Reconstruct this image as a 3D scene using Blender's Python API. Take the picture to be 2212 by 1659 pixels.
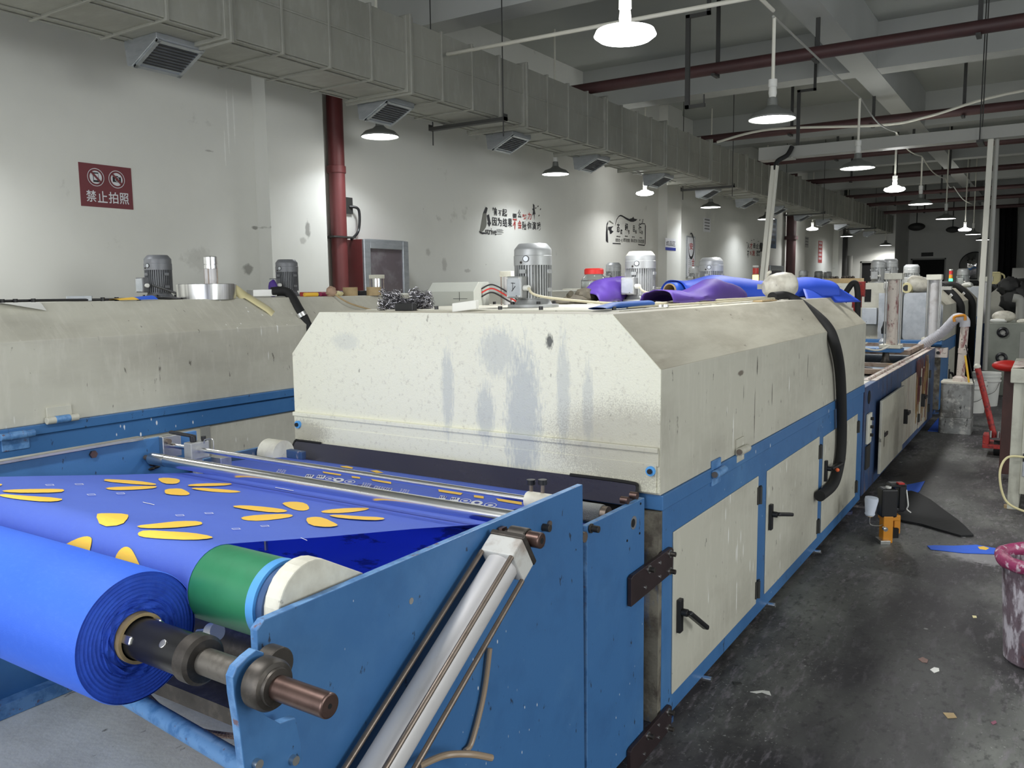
import bpy, math, random
from mathutils import Vector, Matrix, noise as mnoise
random.seed(7)
for o in list(bpy.data.objects): bpy.data.objects.remove(o)
S = bpy.context.scene
COL = S.collection
# ------------------------------------------------------------ camera
CAMH = 1.6
YAW, PITCH, ROLL, FPX = math.radians(32.92588693), math.radians(6.61539122), math.radians(-0.71911966), 1798.87289
fw = Vector((-math.sin(YAW)*math.cos(PITCH), math.cos(YAW)*math.cos(PITCH), -math.sin(PITCH)))
rt0 = Vector((math.cos(YAW), math.sin(YAW), 0)); up0 = rt0.cross(fw)
RT = rt0*math.cos(ROLL) + up0*math.sin(ROLL); UP = -rt0*math.sin(ROLL) + up0*math.cos(ROLL)
cam = bpy.data.cameras.new('camera'); cam.sensor_width = 36; cam.lens = 36*FPX/2212; cam.clip_start = .05; cam.clip_end = 200
co = bpy.data.objects.new('camera', cam); COL.objects.link(co)
M = Matrix((RT, UP, -fw)).transposed().to_4x4(); M.translation = Vector((0, 0, CAMH)); co.matrix_world = M
S.camera = co
def on(ax, val, x, y):
    """point of the measured photograph on a known plane (metres)"""
    d = fw + RT*((x-1106)/FPX) - UP*((y-829.5)/FPX)
    c = Vector((0, 0, CAMH)); return c + d*((val-c[ax])/d[ax])
# ------------------------------------------------------------ world, exposure, daylight
S.view_settings.view_transform = 'Standard'; S.view_settings.look = 'None'
S.view_settings.gamma = 1; S.view_settings.use_curve_mapping = False
S.view_settings.exposure = 0.0
w = bpy.data.worlds.new('world'); S.world = w; w.use_nodes = True
w.node_tree.nodes['Background'].inputs[0].default_value = (.80, .88, 1, 1)
w.node_tree.nodes['Background'].inputs[1].default_value = 1.1
def area(name, loc, rot, sx, sy, power, col=(1, 1, 1), shape='RECTANGLE', spread=180, parent=None):
    l = bpy.data.lights.new(name, 'AREA'); l.shape = shape; l.size = sx; l.size_y = sy; l.energy = power; l.color = col
    l.spread = math.radians(spread)
    o = bpy.data.objects.new(name, l); COL.objects.link(o); o.location = loc; o.rotation_euler = rot
    return o
# daylight through the big gate behind the photographer
area('daylight', (-1.6, -4.6, 2.6), (math.radians(78), 0, 0), 7.0, 3.4, 290, (.97, .99, 1.0))
# added lights to brighten the hood side, set at made-up windows
for wy, we in ((1.5, 165), (6.5, 45), (11.5, 8)): area('window_light', (6.25, wy, 2.3), (0, math.radians(86), 0), 1.9, 2.6, we, (.97, 1, .98))
# ------------------------------------------------------------ materials
MATS = {}
def mat(name, col, rough=.5, metal=0., layers=(), bump=0., bscale=60., emit=None, spec=.5, trans=0., alpha=1., coat=0.):
    """layers: (kind, colour, (sx,sy,sz), lo, hi, strength); kind n = noise, v = droplets"""
    if name in MATS: return MATS[name]
    m = bpy.data.materials.new(name); m.use_nodes = True; nt = m.node_tree; N = nt.nodes; L = nt.links
    b = N['Principled BSDF']; b.inputs['Roughness'].default_value = rough; b.inputs['Metallic'].default_value = metal
    b.inputs['Specular IOR Level'].default_value = spec
    b.inputs['Transmission Weight'].default_value = trans; b.inputs['Alpha'].default_value = alpha
    b.inputs['Coat Weight'].default_value = coat
    b.inputs['Base Color'].default_value = (*col, 1)
    tc = N.new('ShaderNodeTexCoord'); prev = None
    for i, (k, c, sc, lo, hi, st) in enumerate(layers):
        mp = N.new('ShaderNodeMapping'); L.new(tc.outputs['Object'], mp.inputs[0])
        mp.inputs['Scale'].default_value = sc; mp.inputs['Location'].default_value = (i*3.7+1.3, i*1.9, i*5.1)
        if k == 'n':
            t = N.new('ShaderNodeTexNoise'); t.inputs['Scale'].default_value = 1; t.inputs['Detail'].default_value = 6
            t.inputs['Roughness'].default_value = .62; L.new(mp.outputs[0], t.inputs['Vector']); src = t.outputs['Fac']
        elif k == 'e':
            # stain with its own place: lo = centre, hi = radii (metres), noise breaks it up
            t = N.new('ShaderNodeTexNoise'); t.inputs['Scale'].default_value = 1; t.inputs['Detail'].default_value = 5; L.new(mp.outputs[0], t.inputs['Vector'])
            v1 = N.new('ShaderNodeVectorMath'); v1.operation = 'SUBTRACT'; L.new(tc.outputs['Object'], v1.inputs[0]); v1.inputs[1].default_value = lo
            v2 = N.new('ShaderNodeVectorMath'); v2.operation = 'DIVIDE'; L.new(v1.outputs[0], v2.inputs[0]); v2.inputs[1].default_value = hi
            v3 = N.new('ShaderNodeVectorMath'); v3.operation = 'LENGTH'; L.new(v2.outputs[0], v3.inputs[0])
            m1_ = N.new('ShaderNodeMath'); m1_.operation = 'SUBTRACT'; L.new(t.outputs['Fac'], m1_.inputs[0]); L.new(v3.outputs['Value'], m1_.inputs[1])
            src = m1_.outputs[0]; lo, hi = -.42, -.02
        else:
            t = N.new('ShaderNodeTexVoronoi'); t.inputs['Scale'].default_value = 1; L.new(mp.outputs[0], t.inputs['Vector'])
            sx = N.new('ShaderNodeSeparateColor'); L.new(t.outputs['Color'], sx.inputs[0])
            # distance compared with a random radius per cell
            dv = N.new('ShaderNodeMath'); dv.operation = 'DIVIDE'
            mm = N.new('ShaderNodeMath'); mm.operation = 'POWER'; L.new(sx.outputs[0], mm.inputs[0]); mm.inputs[1].default_value = 2.5
            ma = N.new('ShaderNodeMath'); ma.operation = 'ADD'; L.new(mm.outputs[0], ma.inputs[0]); ma.inputs[1].default_value = .02
            L.new(t.outputs['Distance'], dv.inputs[0]); L.new(ma.outputs[0], dv.inputs[1])
            gn = N.new('ShaderNodeTexNoise'); gn.inputs['Scale'].default_value = 1.6; gn.inputs['Detail'].default_value = 1; L.new(tc.outputs['Object'], gn.inputs['Vector'])
            gr = N.new('ShaderNodeMapRange'); L.new(gn.outputs['Fac'], gr.inputs[0]); gr.inputs[1].default_value = .42; gr.inputs[2].default_value = .60; gr.inputs[3].default_value = .6; gr.inputs[4].default_value = 0
            ga = N.new('ShaderNodeMath'); ga.operation = 'ADD'; L.new(dv.outputs[0], ga.inputs[0]); L.new(gr.outputs[0], ga.inputs[1])
            src = ga.outputs[0]
        r = N.new('ShaderNodeMapRange'); L.new(src, r.inputs[0]); r.inputs[1].default_value = lo; r.inputs[2].default_value = hi
        r.inputs[3].default_value = 0; r.inputs[4].default_value = st
        mx = N.new('ShaderNodeMix'); mx.data_type = 'RGBA'; L.new(r.outputs[0], mx.inputs['Factor'])
        if prev: L.new(prev, mx.inputs['A'])
        else: mx.inputs['A'].default_value = (*col, 1)
        mx.inputs['B'].default_value = (*c, 1); prev = mx.outputs['Result']
    if prev: L.new(prev, b.inputs['Base Color'])
    if bump:
        t = N.new('ShaderNodeTexNoise'); t.inputs['Scale'].default_value = bscale; t.inputs['Detail'].default_value = 4
        L.new(tc.outputs['Object'], t.inputs['Vector'])
        bp = N.new('ShaderNodeBump'); bp.inputs['Strength'].default_value = bump; bp.inputs['Distance'].default_value = .01
        L.new(t.outputs['Fac'], bp.inputs['Height']); L.new(bp.outputs[0], b.inputs['Normal'])
    if emit:
        b.inputs['Emission Color'].default_value = (*emit[0], 1); b.inputs['Emission Strength'].default_value = emit[1]
    MATS[name] = m; return m
def srgb(r, g, b):
    f = lambda v: ((v/255+.055)/1.055)**2.4 if v > 10 else v/255/12.92
    return (f(r), f(g), f(b))
BK = (.012, .012, .013)
def plain(name, rgb, rough=.5, metal=0., **k): return mat(name, srgb(*rgb), rough, metal, **k)
SM = srgb(172, 178, 180)
m_cream = mat('cream_paint', srgb(228, 227, 208), .55, 0, [('n', srgb(206, 203, 186), (1.5, 1.5, 1.5), .5, .75, .5), ('n', srgb(180, 174, 160), (60, 60, 60), .56, .70, .45), ('n', srgb(110, 104, 94), (12, 12, 9), .69, .72, .6),
    ('e', SM, (130, 10, 30), (-1.63, 2.59, 1.12), (.10, 1, .34), .7), ('e', SM, (130, 10, 40), (-1.74, 2.59, 1.36), (.11, 1, .12), .5), ('e', SM, (150, 10, 30), (-1.98, 2.59, 1.20), (.04, 1, .22), .55),
    ('e', SM, (150, 10, 30), (-1.80, 2.59, 1.12), (.055, 1, .15), .6), ('e', SM, (150, 10, 24), (-1.46, 2.59, 1.22), (.035, 1, .28), .5), ('e', SM, (150, 10, 24), (-1.36, 2.59, 1.18), (.03, 1, .2), .45), ('e', srgb(60, 62, 62), (160, 10, 70), (-1.515, 2.59, 1.405), (.02, 1, .034), .9), ('e', SM, (90, 10, 40), (-2.52, 2.59, 1.38), (.10, 1, .05), .3),
    ('e', srgb(120, 112, 100), (200, 10, 200), (-1.2, 2.59, 1.05), (.42, 1, .20), .45), ('e', srgb(120, 112, 100), (200, 10, 200), (-2.8, 2.59, .97), (.22, 1, .07), .5)], bump=.16, bscale=190)
m_creamd = mat('soiled_cream_paint', srgb(196, 194, 180), .5, 0, [('n', srgb(140, 134, 122), (3, 1.2, 3), .45, .75, .5), ('n', srgb(215, 212, 200), (7, 30, 7), .5, .75, .4), ('n', srgb(75, 68, 60), (10, 24, 10), .66, .70, .7), ('n', srgb(60, 52, 48), (60, 34, 5), .70, .735, .75), ('v', srgb(240, 240, 236), (40, 36, 6), .26, .14, .9)]+[('e', c_, (30, 30, 30), tuple(on(0, -1.085, px, py)), r_, .85) for (c_, px, py, r_) in ((srgb(60, 54, 48), 1636, 790, (1, .010, .055)), (srgb(96, 84, 74), 1600, 806, (1, .05, .014)), (srgb(244, 244, 240), 1705, 830, (1, .008, .05)), (srgb(70, 64, 58), 1668, 850, (1, .007, .07)), (srgb(80, 72, 64), 1630, 900, (1, .007, .16)), (srgb(244, 244, 240), 1584, 930, (1, .006, .10)), (srgb(70, 64, 58), 1745, 790, (1, .008, .08)), (srgb(244, 244, 240), 1590, 1190, (1, .006, .07)), (srgb(244, 244, 240), 1588, 1290, (1, .006, .10)))], bump=.05, bscale=60)
m_dusty = mat('dusty_cream_top', srgb(180, 176, 160), .6, 0, [('n', srgb(140, 132, 116), (3, 1.4, 9), .42, .7, .7), ('n', srgb(206, 202, 186), (14, 3, 5), .55, .75, .5), ('n', srgb(84, 74, 66), (16, 5, 16), .66, .71, .8)], bump=.06)
m_creamp = mat('splashed_cream_paint', srgb(190, 186, 172), .5, 0, [('n', srgb(120, 60, 62), (14, 14, 1.1), .55, .68, .75), ('n', srgb(150, 118, 70), (11, 11, .8), .56, .66, .8), ('n', srgb(48, 36, 34), (28, 28, 4), .60, .68, .8), ('v', srgb(235, 230, 226), (14, 14, 6), .1, .05, .8)], bump=.05)
m_blue = mat('blue_paint', srgb(60, 110, 164), .45, 0, [('n', srgb(90, 138, 184), (2.4, 2.4, 2.4), .5, .8, .55), ('n', srgb(46, 88, 138), (8, 8, 8), .5, .8, .5), ('n', srgb(34, 32, 34), (34, 30, 14), .66, .69, .8), ('v', srgb(228, 232, 236), (44, 36, 16), .24, .13, .95), ('v', srgb(226, 210, 150), (11, 9, 9), .10, .06, .9)], bump=.04, bscale=90)
m_blueE = mat('worn_blue_edge', srgb(104, 150, 200), .45, 0, [('n', srgb(60, 110, 165), (20, 20, 20), .45, .6, .8), ('n', srgb(110, 70, 55), (35, 35, 35), .62, .68, .8)])
m_blued = mat('stained_blue_paint', srgb(56, 84, 126), .45, 0, [('n', srgb(60, 52, 70), (6, 6, 1.5), .5, .62, .8), ('n', srgb(190, 180, 186), (30, 30, 8), .64, .70, .8), ('n', srgb(140, 105, 60), (9, 9, 1), .62, .7, .7), ('v', srgb(222, 224, 232), (26, 26, 11), .1, .05, .9)], bump=.05)
m_wall = mat('white_wall_paint', srgb(214, 214, 208), .8, 0, [('n', srgb(188, 188, 182), (.5, .5, .5), .45, .75, .5), ('n', srgb(150, 148, 140), (2.2, 2.2, 2.2), .66, .74, .5), ('n', srgb(80, 78, 72), (7, 7, 5), .745, .77, .8)]+[('e', c_, (26, 26, 26), tuple(on(0, X_, px, py)), r_, s_) for (c_, X_, px, py, r_, s_) in ((srgb(70, 66, 60), -6, 550, 492, (1, .05, .02), .6), (srgb(90, 88, 82), -6, 536, 582, (1, .07, .06), .6), (srgb(80, 78, 72), -5.83, 665, 495, (1, .04, .10), .6), (srgb(110, 106, 100), -5.83, 655, 520, (1, .05, .04), .4), (srgb(150, 148, 142), -6, 430, 560, (1, .16, .12), .3), (srgb(130, 126, 120), -6, 960, 572, (1, .06, .10), .4), (srgb(130, 126, 120), -6, 925, 545, (1, .05, .06), .4), (srgb(120, 116, 110), -6, 1010, 585, (1, .07, .03), .4), (srgb(236, 236, 232), -6, 492, 260, (1, .012, .36), .6), (srgb(236, 236, 232), -6, 505, 250, (1, .010, .30), .6), (srgb(236, 236, 232), -6, 486, 320, (1, .010, .2), .6), (srgb(120, 116, 110), -6, 452, 326, (1, .05, .012), .5))], bump=.02, bscale=30)
m_ceil = mat('grey_ceiling_paint', srgb(160, 163, 159), .85, 0, [('n', srgb(140, 143, 139), (.4, .4, .4), .4, .8, .6)])
m_beam = mat('pale_beam_paint', srgb(172, 174, 171), .85, 0, [('n', srgb(152, 154, 150), (.7, .7, .7), .4, .8, .5)])
m_floor = mat('worn_concrete', srgb(104, 106, 102), .55, 0, [
    ('n', srgb(66, 62, 66), (.9, .45, 1), .40, .56, .9), ('n', srgb(138, 140, 134), (2.2, 1.6, 1), .52, .74, .7),
    ('n', srgb(38, 36, 40), (2.4, 1.1, 1), .50, .64, .85), ('n', srgb(132, 126, 132), (36, 9, 1), .54, .66, .6),
    ('n', srgb(46, 44, 46), (40, 22, 1), .54, .66, .6), ('n', srgb(176, 176, 172), (80, 66, 1), .62, .70, .65),
    ('v', srgb(214, 214, 210), (9, 9, 1), .20, .10, .85), ('v', srgb(132, 96, 108), (3.5, 3.5, 1), .14, .09, .5),
    ('v', srgb(205, 202, 196), (26, 26, 1), .16, .08, .7),
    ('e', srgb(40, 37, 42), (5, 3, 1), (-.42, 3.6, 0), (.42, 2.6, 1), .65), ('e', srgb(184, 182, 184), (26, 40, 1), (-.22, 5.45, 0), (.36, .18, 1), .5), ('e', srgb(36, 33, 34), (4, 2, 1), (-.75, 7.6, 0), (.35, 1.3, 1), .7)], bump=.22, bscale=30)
m_chrome = mat('polished_chrome', (.88, .88, .88), .24, 1, [('n', (.55, .55, .55), (3, 60, 60), .5, .8, .4)])
m_steel = mat('brushed_steel', (.62, .62, .60), .32, 1, [('n', (.35, .34, .33), (14, 14, 14), .55, .8, .6)])
m_knurl = mat('knurled_steel', (.55, .56, .56), .38, 1, bump=.9, bscale=420)
m_alu = mat('grey_cast_aluminium', srgb(168, 170, 170), .42, .35, [('n', srgb(128, 126, 122), (9, 9, 5), .5, .8, .6), ('n', srgb(96, 92, 88), (40, 40, 18), .64, .74, .5)])
m_alud = mat('dusty_grey_motor_paint', srgb(120, 122, 126), .45, .25, [('n', srgb(86, 84, 84), (9, 9, 5), .5, .8, .6)])
m_alum = mat('matt_aluminium_tube', srgb(206, 204, 204), .42, .12, [('n', srgb(156, 148, 142), (7, 3, 7), .48, .72, .7), ('n', srgb(208, 208, 208), (30, 30, 30), .55, .75, .5), ('v', srgb(200, 176, 70), (11, 11, 11), .10, .06, .9)])
m_iron = mat('dark_iron', srgb(78, 74, 70), .48, .7, [('n', srgb(120, 112, 104), (30, 30, 30), .5, .75, .6), ('n', srgb(40, 36, 34), (12, 12, 12), .5, .7, .6)])
m_rod = mat('browned_steel_rod', srgb(134, 122, 112), .38, .7, [('n', srgb(100, 86, 76), (26, 26, 26), .5, .7, .6)])
m_shaft = mat('brown_oxide_steel', srgb(104, 84, 78), .35, .75, [('n', srgb(74, 58, 54), (20, 20, 20), .45, .7, .7), ('v', srgb(200, 60, 70), (7, 7, 7), .08, .05, .8)])
m_black = plain('black_plastic', (26, 26, 28), .4)
m_rubber = plain('black_rubber', (22, 22, 22), .75)
m_dark = plain('dark_void', (10, 10, 12), .8)
m_duct = mat('grey_foil_duct_wrap', srgb(146, 146, 137), .5, .15, [('n', srgb(118, 118, 110), (1.2, 1.2, 1.2), .4, .75, .7), ('n', srgb(172, 172, 166), (4, 14, 4), .5, .8, .4)], bump=.25, bscale=7)
m_zinc = mat('zinc_sheet', srgb(178, 182, 186), .34, .7, [('n', srgb(140, 146, 152), (8, 8, 30), .4, .75, .6)])
m_galv = mat('galvanised_panel', srgb(190, 194, 198), .36, .3, [('n', srgb(150, 156, 162), (7, 7, 7), .45, .7, .7), ('v', srgb(60, 60, 64), (26, 26, 26), .16, .1, .9)])
m_redpipe = mat('red_oxide_pipe', srgb(104, 46, 46), .5, 0, [('n', srgb(82, 38, 38), (3, 3, 3), .4, .8, .7)])
m_dkpipe = mat('dark_maroon_pipe', srgb(70, 42, 42), .55, 0, [('n', srgb(48, 34, 34), (3, 3, 3), .4, .8, .7)])
m_bracket = plain('dark_steel_hanger', (52, 52, 50), .6)
m_conduit = plain('ivory_plastic_conduit', (206, 204, 192), .45)
m_lamp = mat('led_panel', (1, 1, 1), .4, emit=((1, 1, .985), 14.0))
m_shade = plain('grey_spun_shade', (112, 114, 110), .5, .3)
m_socket = plain('white_lamp_socket', (205, 205, 200), .5)
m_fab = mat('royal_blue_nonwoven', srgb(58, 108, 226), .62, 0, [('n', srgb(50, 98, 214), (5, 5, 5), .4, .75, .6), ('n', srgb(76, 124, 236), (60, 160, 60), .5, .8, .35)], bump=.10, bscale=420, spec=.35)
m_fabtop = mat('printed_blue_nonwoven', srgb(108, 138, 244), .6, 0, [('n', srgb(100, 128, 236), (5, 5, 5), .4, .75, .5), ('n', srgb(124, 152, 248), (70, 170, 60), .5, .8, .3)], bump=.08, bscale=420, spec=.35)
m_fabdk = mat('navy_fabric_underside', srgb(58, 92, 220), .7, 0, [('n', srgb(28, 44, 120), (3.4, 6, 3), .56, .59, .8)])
m_rollend = mat('blue_roll_edge', srgb(42, 86, 204), .75, 0, [('n', srgb(30, 64, 170), (30, 30, 30), .4, .7, .7)], bump=.2, bscale=200)
m_yel = plain('yellow_print', (248, 200, 72), .6)
m_wht = plain('white_print', (232, 234, 240), .6)
m_navyp = plain('dark_navy_print', (28, 46, 140), .6)
m_pur = mat('purple_nonwoven', srgb(74, 46, 134), .6, 0, [('n', srgb(58, 36, 112), (6, 6, 6), .4, .75, .6)], bump=.08, bscale=300)
def translucent(m, fac):
    nt = m.node_tree; b = nt.nodes['Principled BSDF']; out = nt.nodes['Material Output']
    t = nt.nodes.new('ShaderNodeBsdfTranslucent'); mx = nt.nodes.new('ShaderNodeMixShader'); mx.inputs[0].default_value = fac
    if b.inputs['Base Color'].links: nt.links.new(b.inputs['Base Color'].links[0].from_socket, t.inputs[0])
    else: t.inputs[0].default_value = b.inputs['Base Color'].default_value
    nt.links.new(b.outputs[0], mx.inputs[1]); nt.links.new(t.outputs[0], mx.inputs[2]); nt.links.new(mx.outputs[0], out.inputs[0])
translucent(m_fabtop, .38)
m_card = mat('brown_cardboard', srgb(172, 150, 112), .8, 0, [('n', srgb(140, 120, 88), (20, 20, 20), .45, .7, .6)])
m_green = mat('green_rubber_drum', srgb(44, 122, 84), .38, 0, [('n', srgb(60, 140, 100), (3, 3, 3), .4, .75, .7), ('n', srgb(40, 104, 70), (14, 14, 14), .5, .8, .5)])
m_lblue = plain('light_blue_band', (86, 160, 226), .45)
m_whitem = mat('dirty_white_casting', srgb(222, 220, 206), .5, 0, [('n', srgb(168, 160, 144), (8, 8, 8), .48, .75, .7), ('n', srgb(80, 70, 60), (22, 22, 22), .68, .73, .7)], bump=.08)
m_plate = mat('dark_brown_steel_plate', srgb(62, 50, 52), .42, .4, [('n', srgb(44, 36, 38), (10, 10, 10), .4, .7, .7)])
m_visor = mat('smoked_acrylic', srgb(58, 58, 74), .10, 0, [('n', srgb(78, 74, 80), (3, 3, 9), .45, .8, .5)], alpha=.92, spec=.8)
m_red = plain('red_plastic', (196, 40, 34), .45)
m_glass = plain('clear_plastic', (236, 240, 240), .06, trans=.92)
m_white = plain('white_plastic', (222, 222, 216), .45)
m_tape = plain('pale_yellow_tape', (218, 208, 160), .55)
m_jug = mat('grimy_white_jug', srgb(206, 202, 188), .45, 0, [('n', srgb(150, 142, 128), (14, 14, 14), .45, .7, .7), ('n', srgb(70, 64, 58), (40, 40, 40), .66, .71, .8)])
m_pipew = mat('paint_smeared_white', srgb(206, 196, 186), .5, 0, [('n', srgb(130, 60, 64), (16, 16, 7), .52, .62, .85), ('n', srgb(60, 48, 46), (34, 34, 34), .62, .68, .8)])
m_tin = mat('smeared_tinplate', srgb(150, 152, 150), .4, .5, [('n', srgb(90, 88, 84), (7, 7, 7), .45, .65, .8), ('n', srgb(205, 204, 198), (12, 12, 12), .55, .65, .7), ('n', srgb(36, 34, 34), (26, 26, 9), .62, .68, .8)])
m_redp = mat('scuffed_red_paint', srgb(172, 48, 44), .5, 0, [('n', srgb(90, 40, 46), (30, 30, 30), .5, .62, .8), ('n', srgb(200, 110, 80), (40, 40, 40), .6, .7, .7)])
m_bucket = mat('paint_crusted_bucket', srgb(118, 104, 112), .3, 0, [('n', srgb(204, 198, 206), (22, 22, 8), .47, .56, .9), ('n', srgb(60, 44, 48), (12, 12, 5), .48, .66, .8), ('n', srgb(150, 90, 84), (16, 16, 8), .64, .7, .7)], bump=.3, bscale=30)
m_brim = mat('magenta_crusted_rim', srgb(158, 62, 104), .4, 0, [('n', srgb(214, 196, 206), (30, 30, 30), .54, .62, .9), ('n', srgb(110, 36, 66), (14, 14, 14), .5, .7, .7)], bump=.4, bscale=40)
m_splat = mat('ink_spotted_cream', srgb(192, 192, 178), .5, 0, [('v', srgb(50, 46, 44), (20, 20, 12), .16, .1, .9), ('n', srgb(140, 136, 124), (6, 6, 6), .5, .75, .6)])
m_grey = plain('grey_enamel', (150, 150, 144), .5)
m_hose = plain('white_ribbed_hose', (200, 200, 206), .5)
m_cable = plain('beige_cable', (196, 188, 162), .55)
m_orange = plain('orange_enamel', (206, 136, 38), .4)
# ------------------------------------------------------------ mesh builder
class MB:
    def __init__(s): s.v = []; s.f = []; s.m = []; s.sm = []
    def add(s, vs, fs, mi=0, smooth=False):
        o = len(s.v); s.v += [Vector(p) for p in vs]
        for f in fs: s.f.append([i+o for i in f]); s.m.append(mi); s.sm.append(smooth)
        return s
    def box(s, a, b, mi=0):
        x0, y0, z0 = [min(a[i], b[i]) for i in range(3)]; x1, y1, z1 = [max(a[i], b[i]) for i in range(3)]
        return s.add([(x0, y0, z0), (x1, y0, z0), (x1, y1, z0), (x0, y1, z0), (x0, y0, z1), (x1, y0, z1), (x1, y1, z1), (x0, y1, z1)],
              [(0, 3, 2, 1), (4, 5, 6, 7), (0, 1, 5, 4), (1, 2, 6, 5), (2, 3, 7, 6), (3, 0, 4, 7)], mi)
    def obox(s, c, u, v, w, mi=0):
        c, u, v, w = map(Vector, (c, u, v, w))
        p = [c + a*u + b*v + d*w for d in (-1, 1) for a, b in ((-1, -1), (1, -1), (1, 1), (-1, 1))]
        return s.add(p, [(0, 3, 2, 1), (4, 5, 6, 7), (0, 1, 5, 4), (1, 2, 6, 5), (2, 3, 7, 6), (3, 0, 4, 7)], mi)
    def bar(s, a, b, w, h, mi=0, up=(0, 0, 1)):
        a, b = Vector(a), Vector(b); d = b-a; L = d.length; d.normalize(); u = Vector(up)
        if abs(d.dot(u)) > .98: u = Vector((0, 1, 0))
        x = d.cross(u).normalized(); z = x.cross(d)
        return s.obox((a+b)/2, x*w/2, d*L/2, z*h/2, mi)
    def lathe(s, p0, ax, prof, seg=32, mi=0, smooth=True, sharp=True):
        """prof: list of (distance along axis, radius)"""
        p0 = Vector(p0); ax = Vector(ax).normalized(); t = Vector((0, 0, 1)) if abs(ax.z) < .9 else Vector((1, 0, 0))
        u = ax.cross(t).normalized(); v = ax.cross(u)
        for k in range(len(prof)-1):
            (d0, r0), (d1, r1) = prof[k], prof[k+1]; vs = []
            for i in range(seg):
                a = 2*math.pi*i/seg; c = u*math.cos(a)+v*math.sin(a)
                vs += [p0+ax*d0+c*r0, p0+ax*d1+c*r1]
            fs = [(2*i, 2*((i+1) % seg), 2*((i+1) % seg)+1, 2*i+1) for i in range(seg)]
            s.add(vs, fs, mi, smooth)
        return s
    def cyl(s, a, b, r, r2=None, seg=28, mi=0, cap=True):
        a, b = Vector(a), Vector(b); L = (b-a).length; r2 = r if r2 is None else r2
        p = [(0, r), (L, r2)]
        s.lathe(a, b-a, p, seg, mi)
        if cap: s.lathe(a, b-a, [(0, 0.0001), (0, r)], seg, mi, False); s.lathe(a, b-a, [(L, r2), (L, .0001)], seg, mi, False)
        return s
    def tube(s, pts, r, seg=10, mi=0, smoothpath=True, cap=True):
        pts = [Vector(p) for p in pts]
        if smoothpath and len(pts) > 2:
            q = []
            for i in range(len(pts)-1):
                p0 = pts[max(i-1, 0)]; p1 = pts[i]; p2 = pts[i+1]; p3 = pts[min(i+2, len(pts)-1)]
                for k in range(8):
                    t = k/8
                    q.append(.5*((2*p1)+(-p0+p2)*t+(2*p0-5*p1+4*p2-p3)*t*t+(-p0+3*p1-3*p2+p3)*t*t*t))
            q.append(pts[-1]); pts = q
        n = None; vs = []
        for i, p in enumerate(pts):
            d = (pts[min(i+1, len(pts)-1)]-pts[max(i-1, 0)]).normalized()
            if n is None:
                n = d.cross(Vector((0, 0, 1)) if abs(d.z) < .9 else Vector((1, 0, 0))).normalized()
            n = (n-d*n.dot(d)).normalized(); b = d.cross(n)
            rr = r[i*(len(r)-1)//max(len(pts)-1, 1)] if isinstance(r, (list, tuple)) else r
            for k in range(seg):
                a = 2*math.pi*k/seg; vs.append(p+(n*math.cos(a)+b*math.sin(a))*rr)
        fs = [(i*seg+k, i*seg+(k+1) % seg, (i+1)*seg+(k+1) % seg, (i+1)*seg+k) for i in range(len(pts)-1) for k in range(seg)]
        s.add(vs, fs, mi, True)
        if cap: s.add(vs[:seg], [tuple(range(seg))[::-1]], mi); s.add(vs[-seg:], [tuple(range(seg))], mi)
        return s
    def prism(s, poly, ax, a, b, mi=0, mi2=None):
        """poly: 2-D outline in the plane normal to axis ax; extruded from a to b"""
        def P(p, t):
            return {0: (t, p[0], p[1]), 1: (p[0], t, p[1]), 2: (p[0], p[1], t)}[ax]
        n = len(poly); vs = [P(p, a) for p in poly]+[P(p, b) for p in poly]
        s.add(vs, [tuple(range(n))[::-1], tuple(range(n, 2*n))], mi)
        s.add(vs, [(i, (i+1) % n, n+(i+1) % n, n+i) for i in range(n)], mi if mi2 is None else mi2)
        return s
    def sheet(s, fn, nu, nv, mi=0, th=0., smooth=True):
        vs = [Vector(fn(i/nu, j/nv)) for j in range(nv+1) for i in range(nu+1)]
        fs = [(j*(nu+1)+i, j*(nu+1)+i+1, (j+1)*(nu+1)+i+1, (j+1)*(nu+1)+i) for j in range(nv) for i in range(nu)]
        return s.add(vs, fs, mi, smooth)
    def ball(s, c, r, mi=0, seg=16, rings=10, sc=(1, 1, 1), fn=None):
        c = Vector(c); vs = []
        for j in range(rings+1):
            th = math.pi*j/rings
            for i in range(seg):
                ph = 2*math.pi*i/seg; d = Vector((math.sin(th)*math.cos(ph)*sc[0], math.sin(th)*math.sin(ph)*sc[1], math.cos(th)*sc[2]))
                k = fn(d) if fn else 1
                vs.append(c+d*r*k)
        fs = [(j*seg+i, (j+1)*seg+i, (j+1)*seg+(i+1) % seg, j*seg+(i+1) % seg) for j in range(rings) for i in range(seg)]
        return s.add(vs, fs, mi, True)
    def build(s, name, mats, parent=None, bevel=0., bseg=2, solid=0., sub=0):
        me = bpy.data.meshes.new(name)
        me.from_pydata([tuple(v) for v in s.v], [], s.f)
        if not isinstance(mats, (list, tuple)): mats = [mats]
        for m in mats: me.materials.append(m)
        for p, mi, sm in zip(me.polygons, s.m, s.sm): p.material_index = mi; p.use_smooth = sm
        me.validate(); me.update()
        import bmesh
        bm = bmesh.new(); bm.from_mesh(me); bmesh.ops.remove_doubles(bm, verts=bm.verts, dist=2e-5)
        if not solid and not getattr(s, 'open', False): bmesh.ops.recalc_face_normals(bm, faces=bm.faces)
        for e in bm.edges:
            if len(e.link_faces) == 2 and e.calc_face_angle(0) > .62: e.smooth = False
        bm.to_mesh(me); bm.free()
        o = bpy.data.objects.new(name, me); COL.objects.link(o)
        if solid: md = o.modifiers.new('s', 'SOLIDIFY'); md.thickness = solid; md.offset = 0
        if sub: md = o.modifiers.new('ss', 'SUBSURF'); md.levels = md.render_levels = sub
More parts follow.
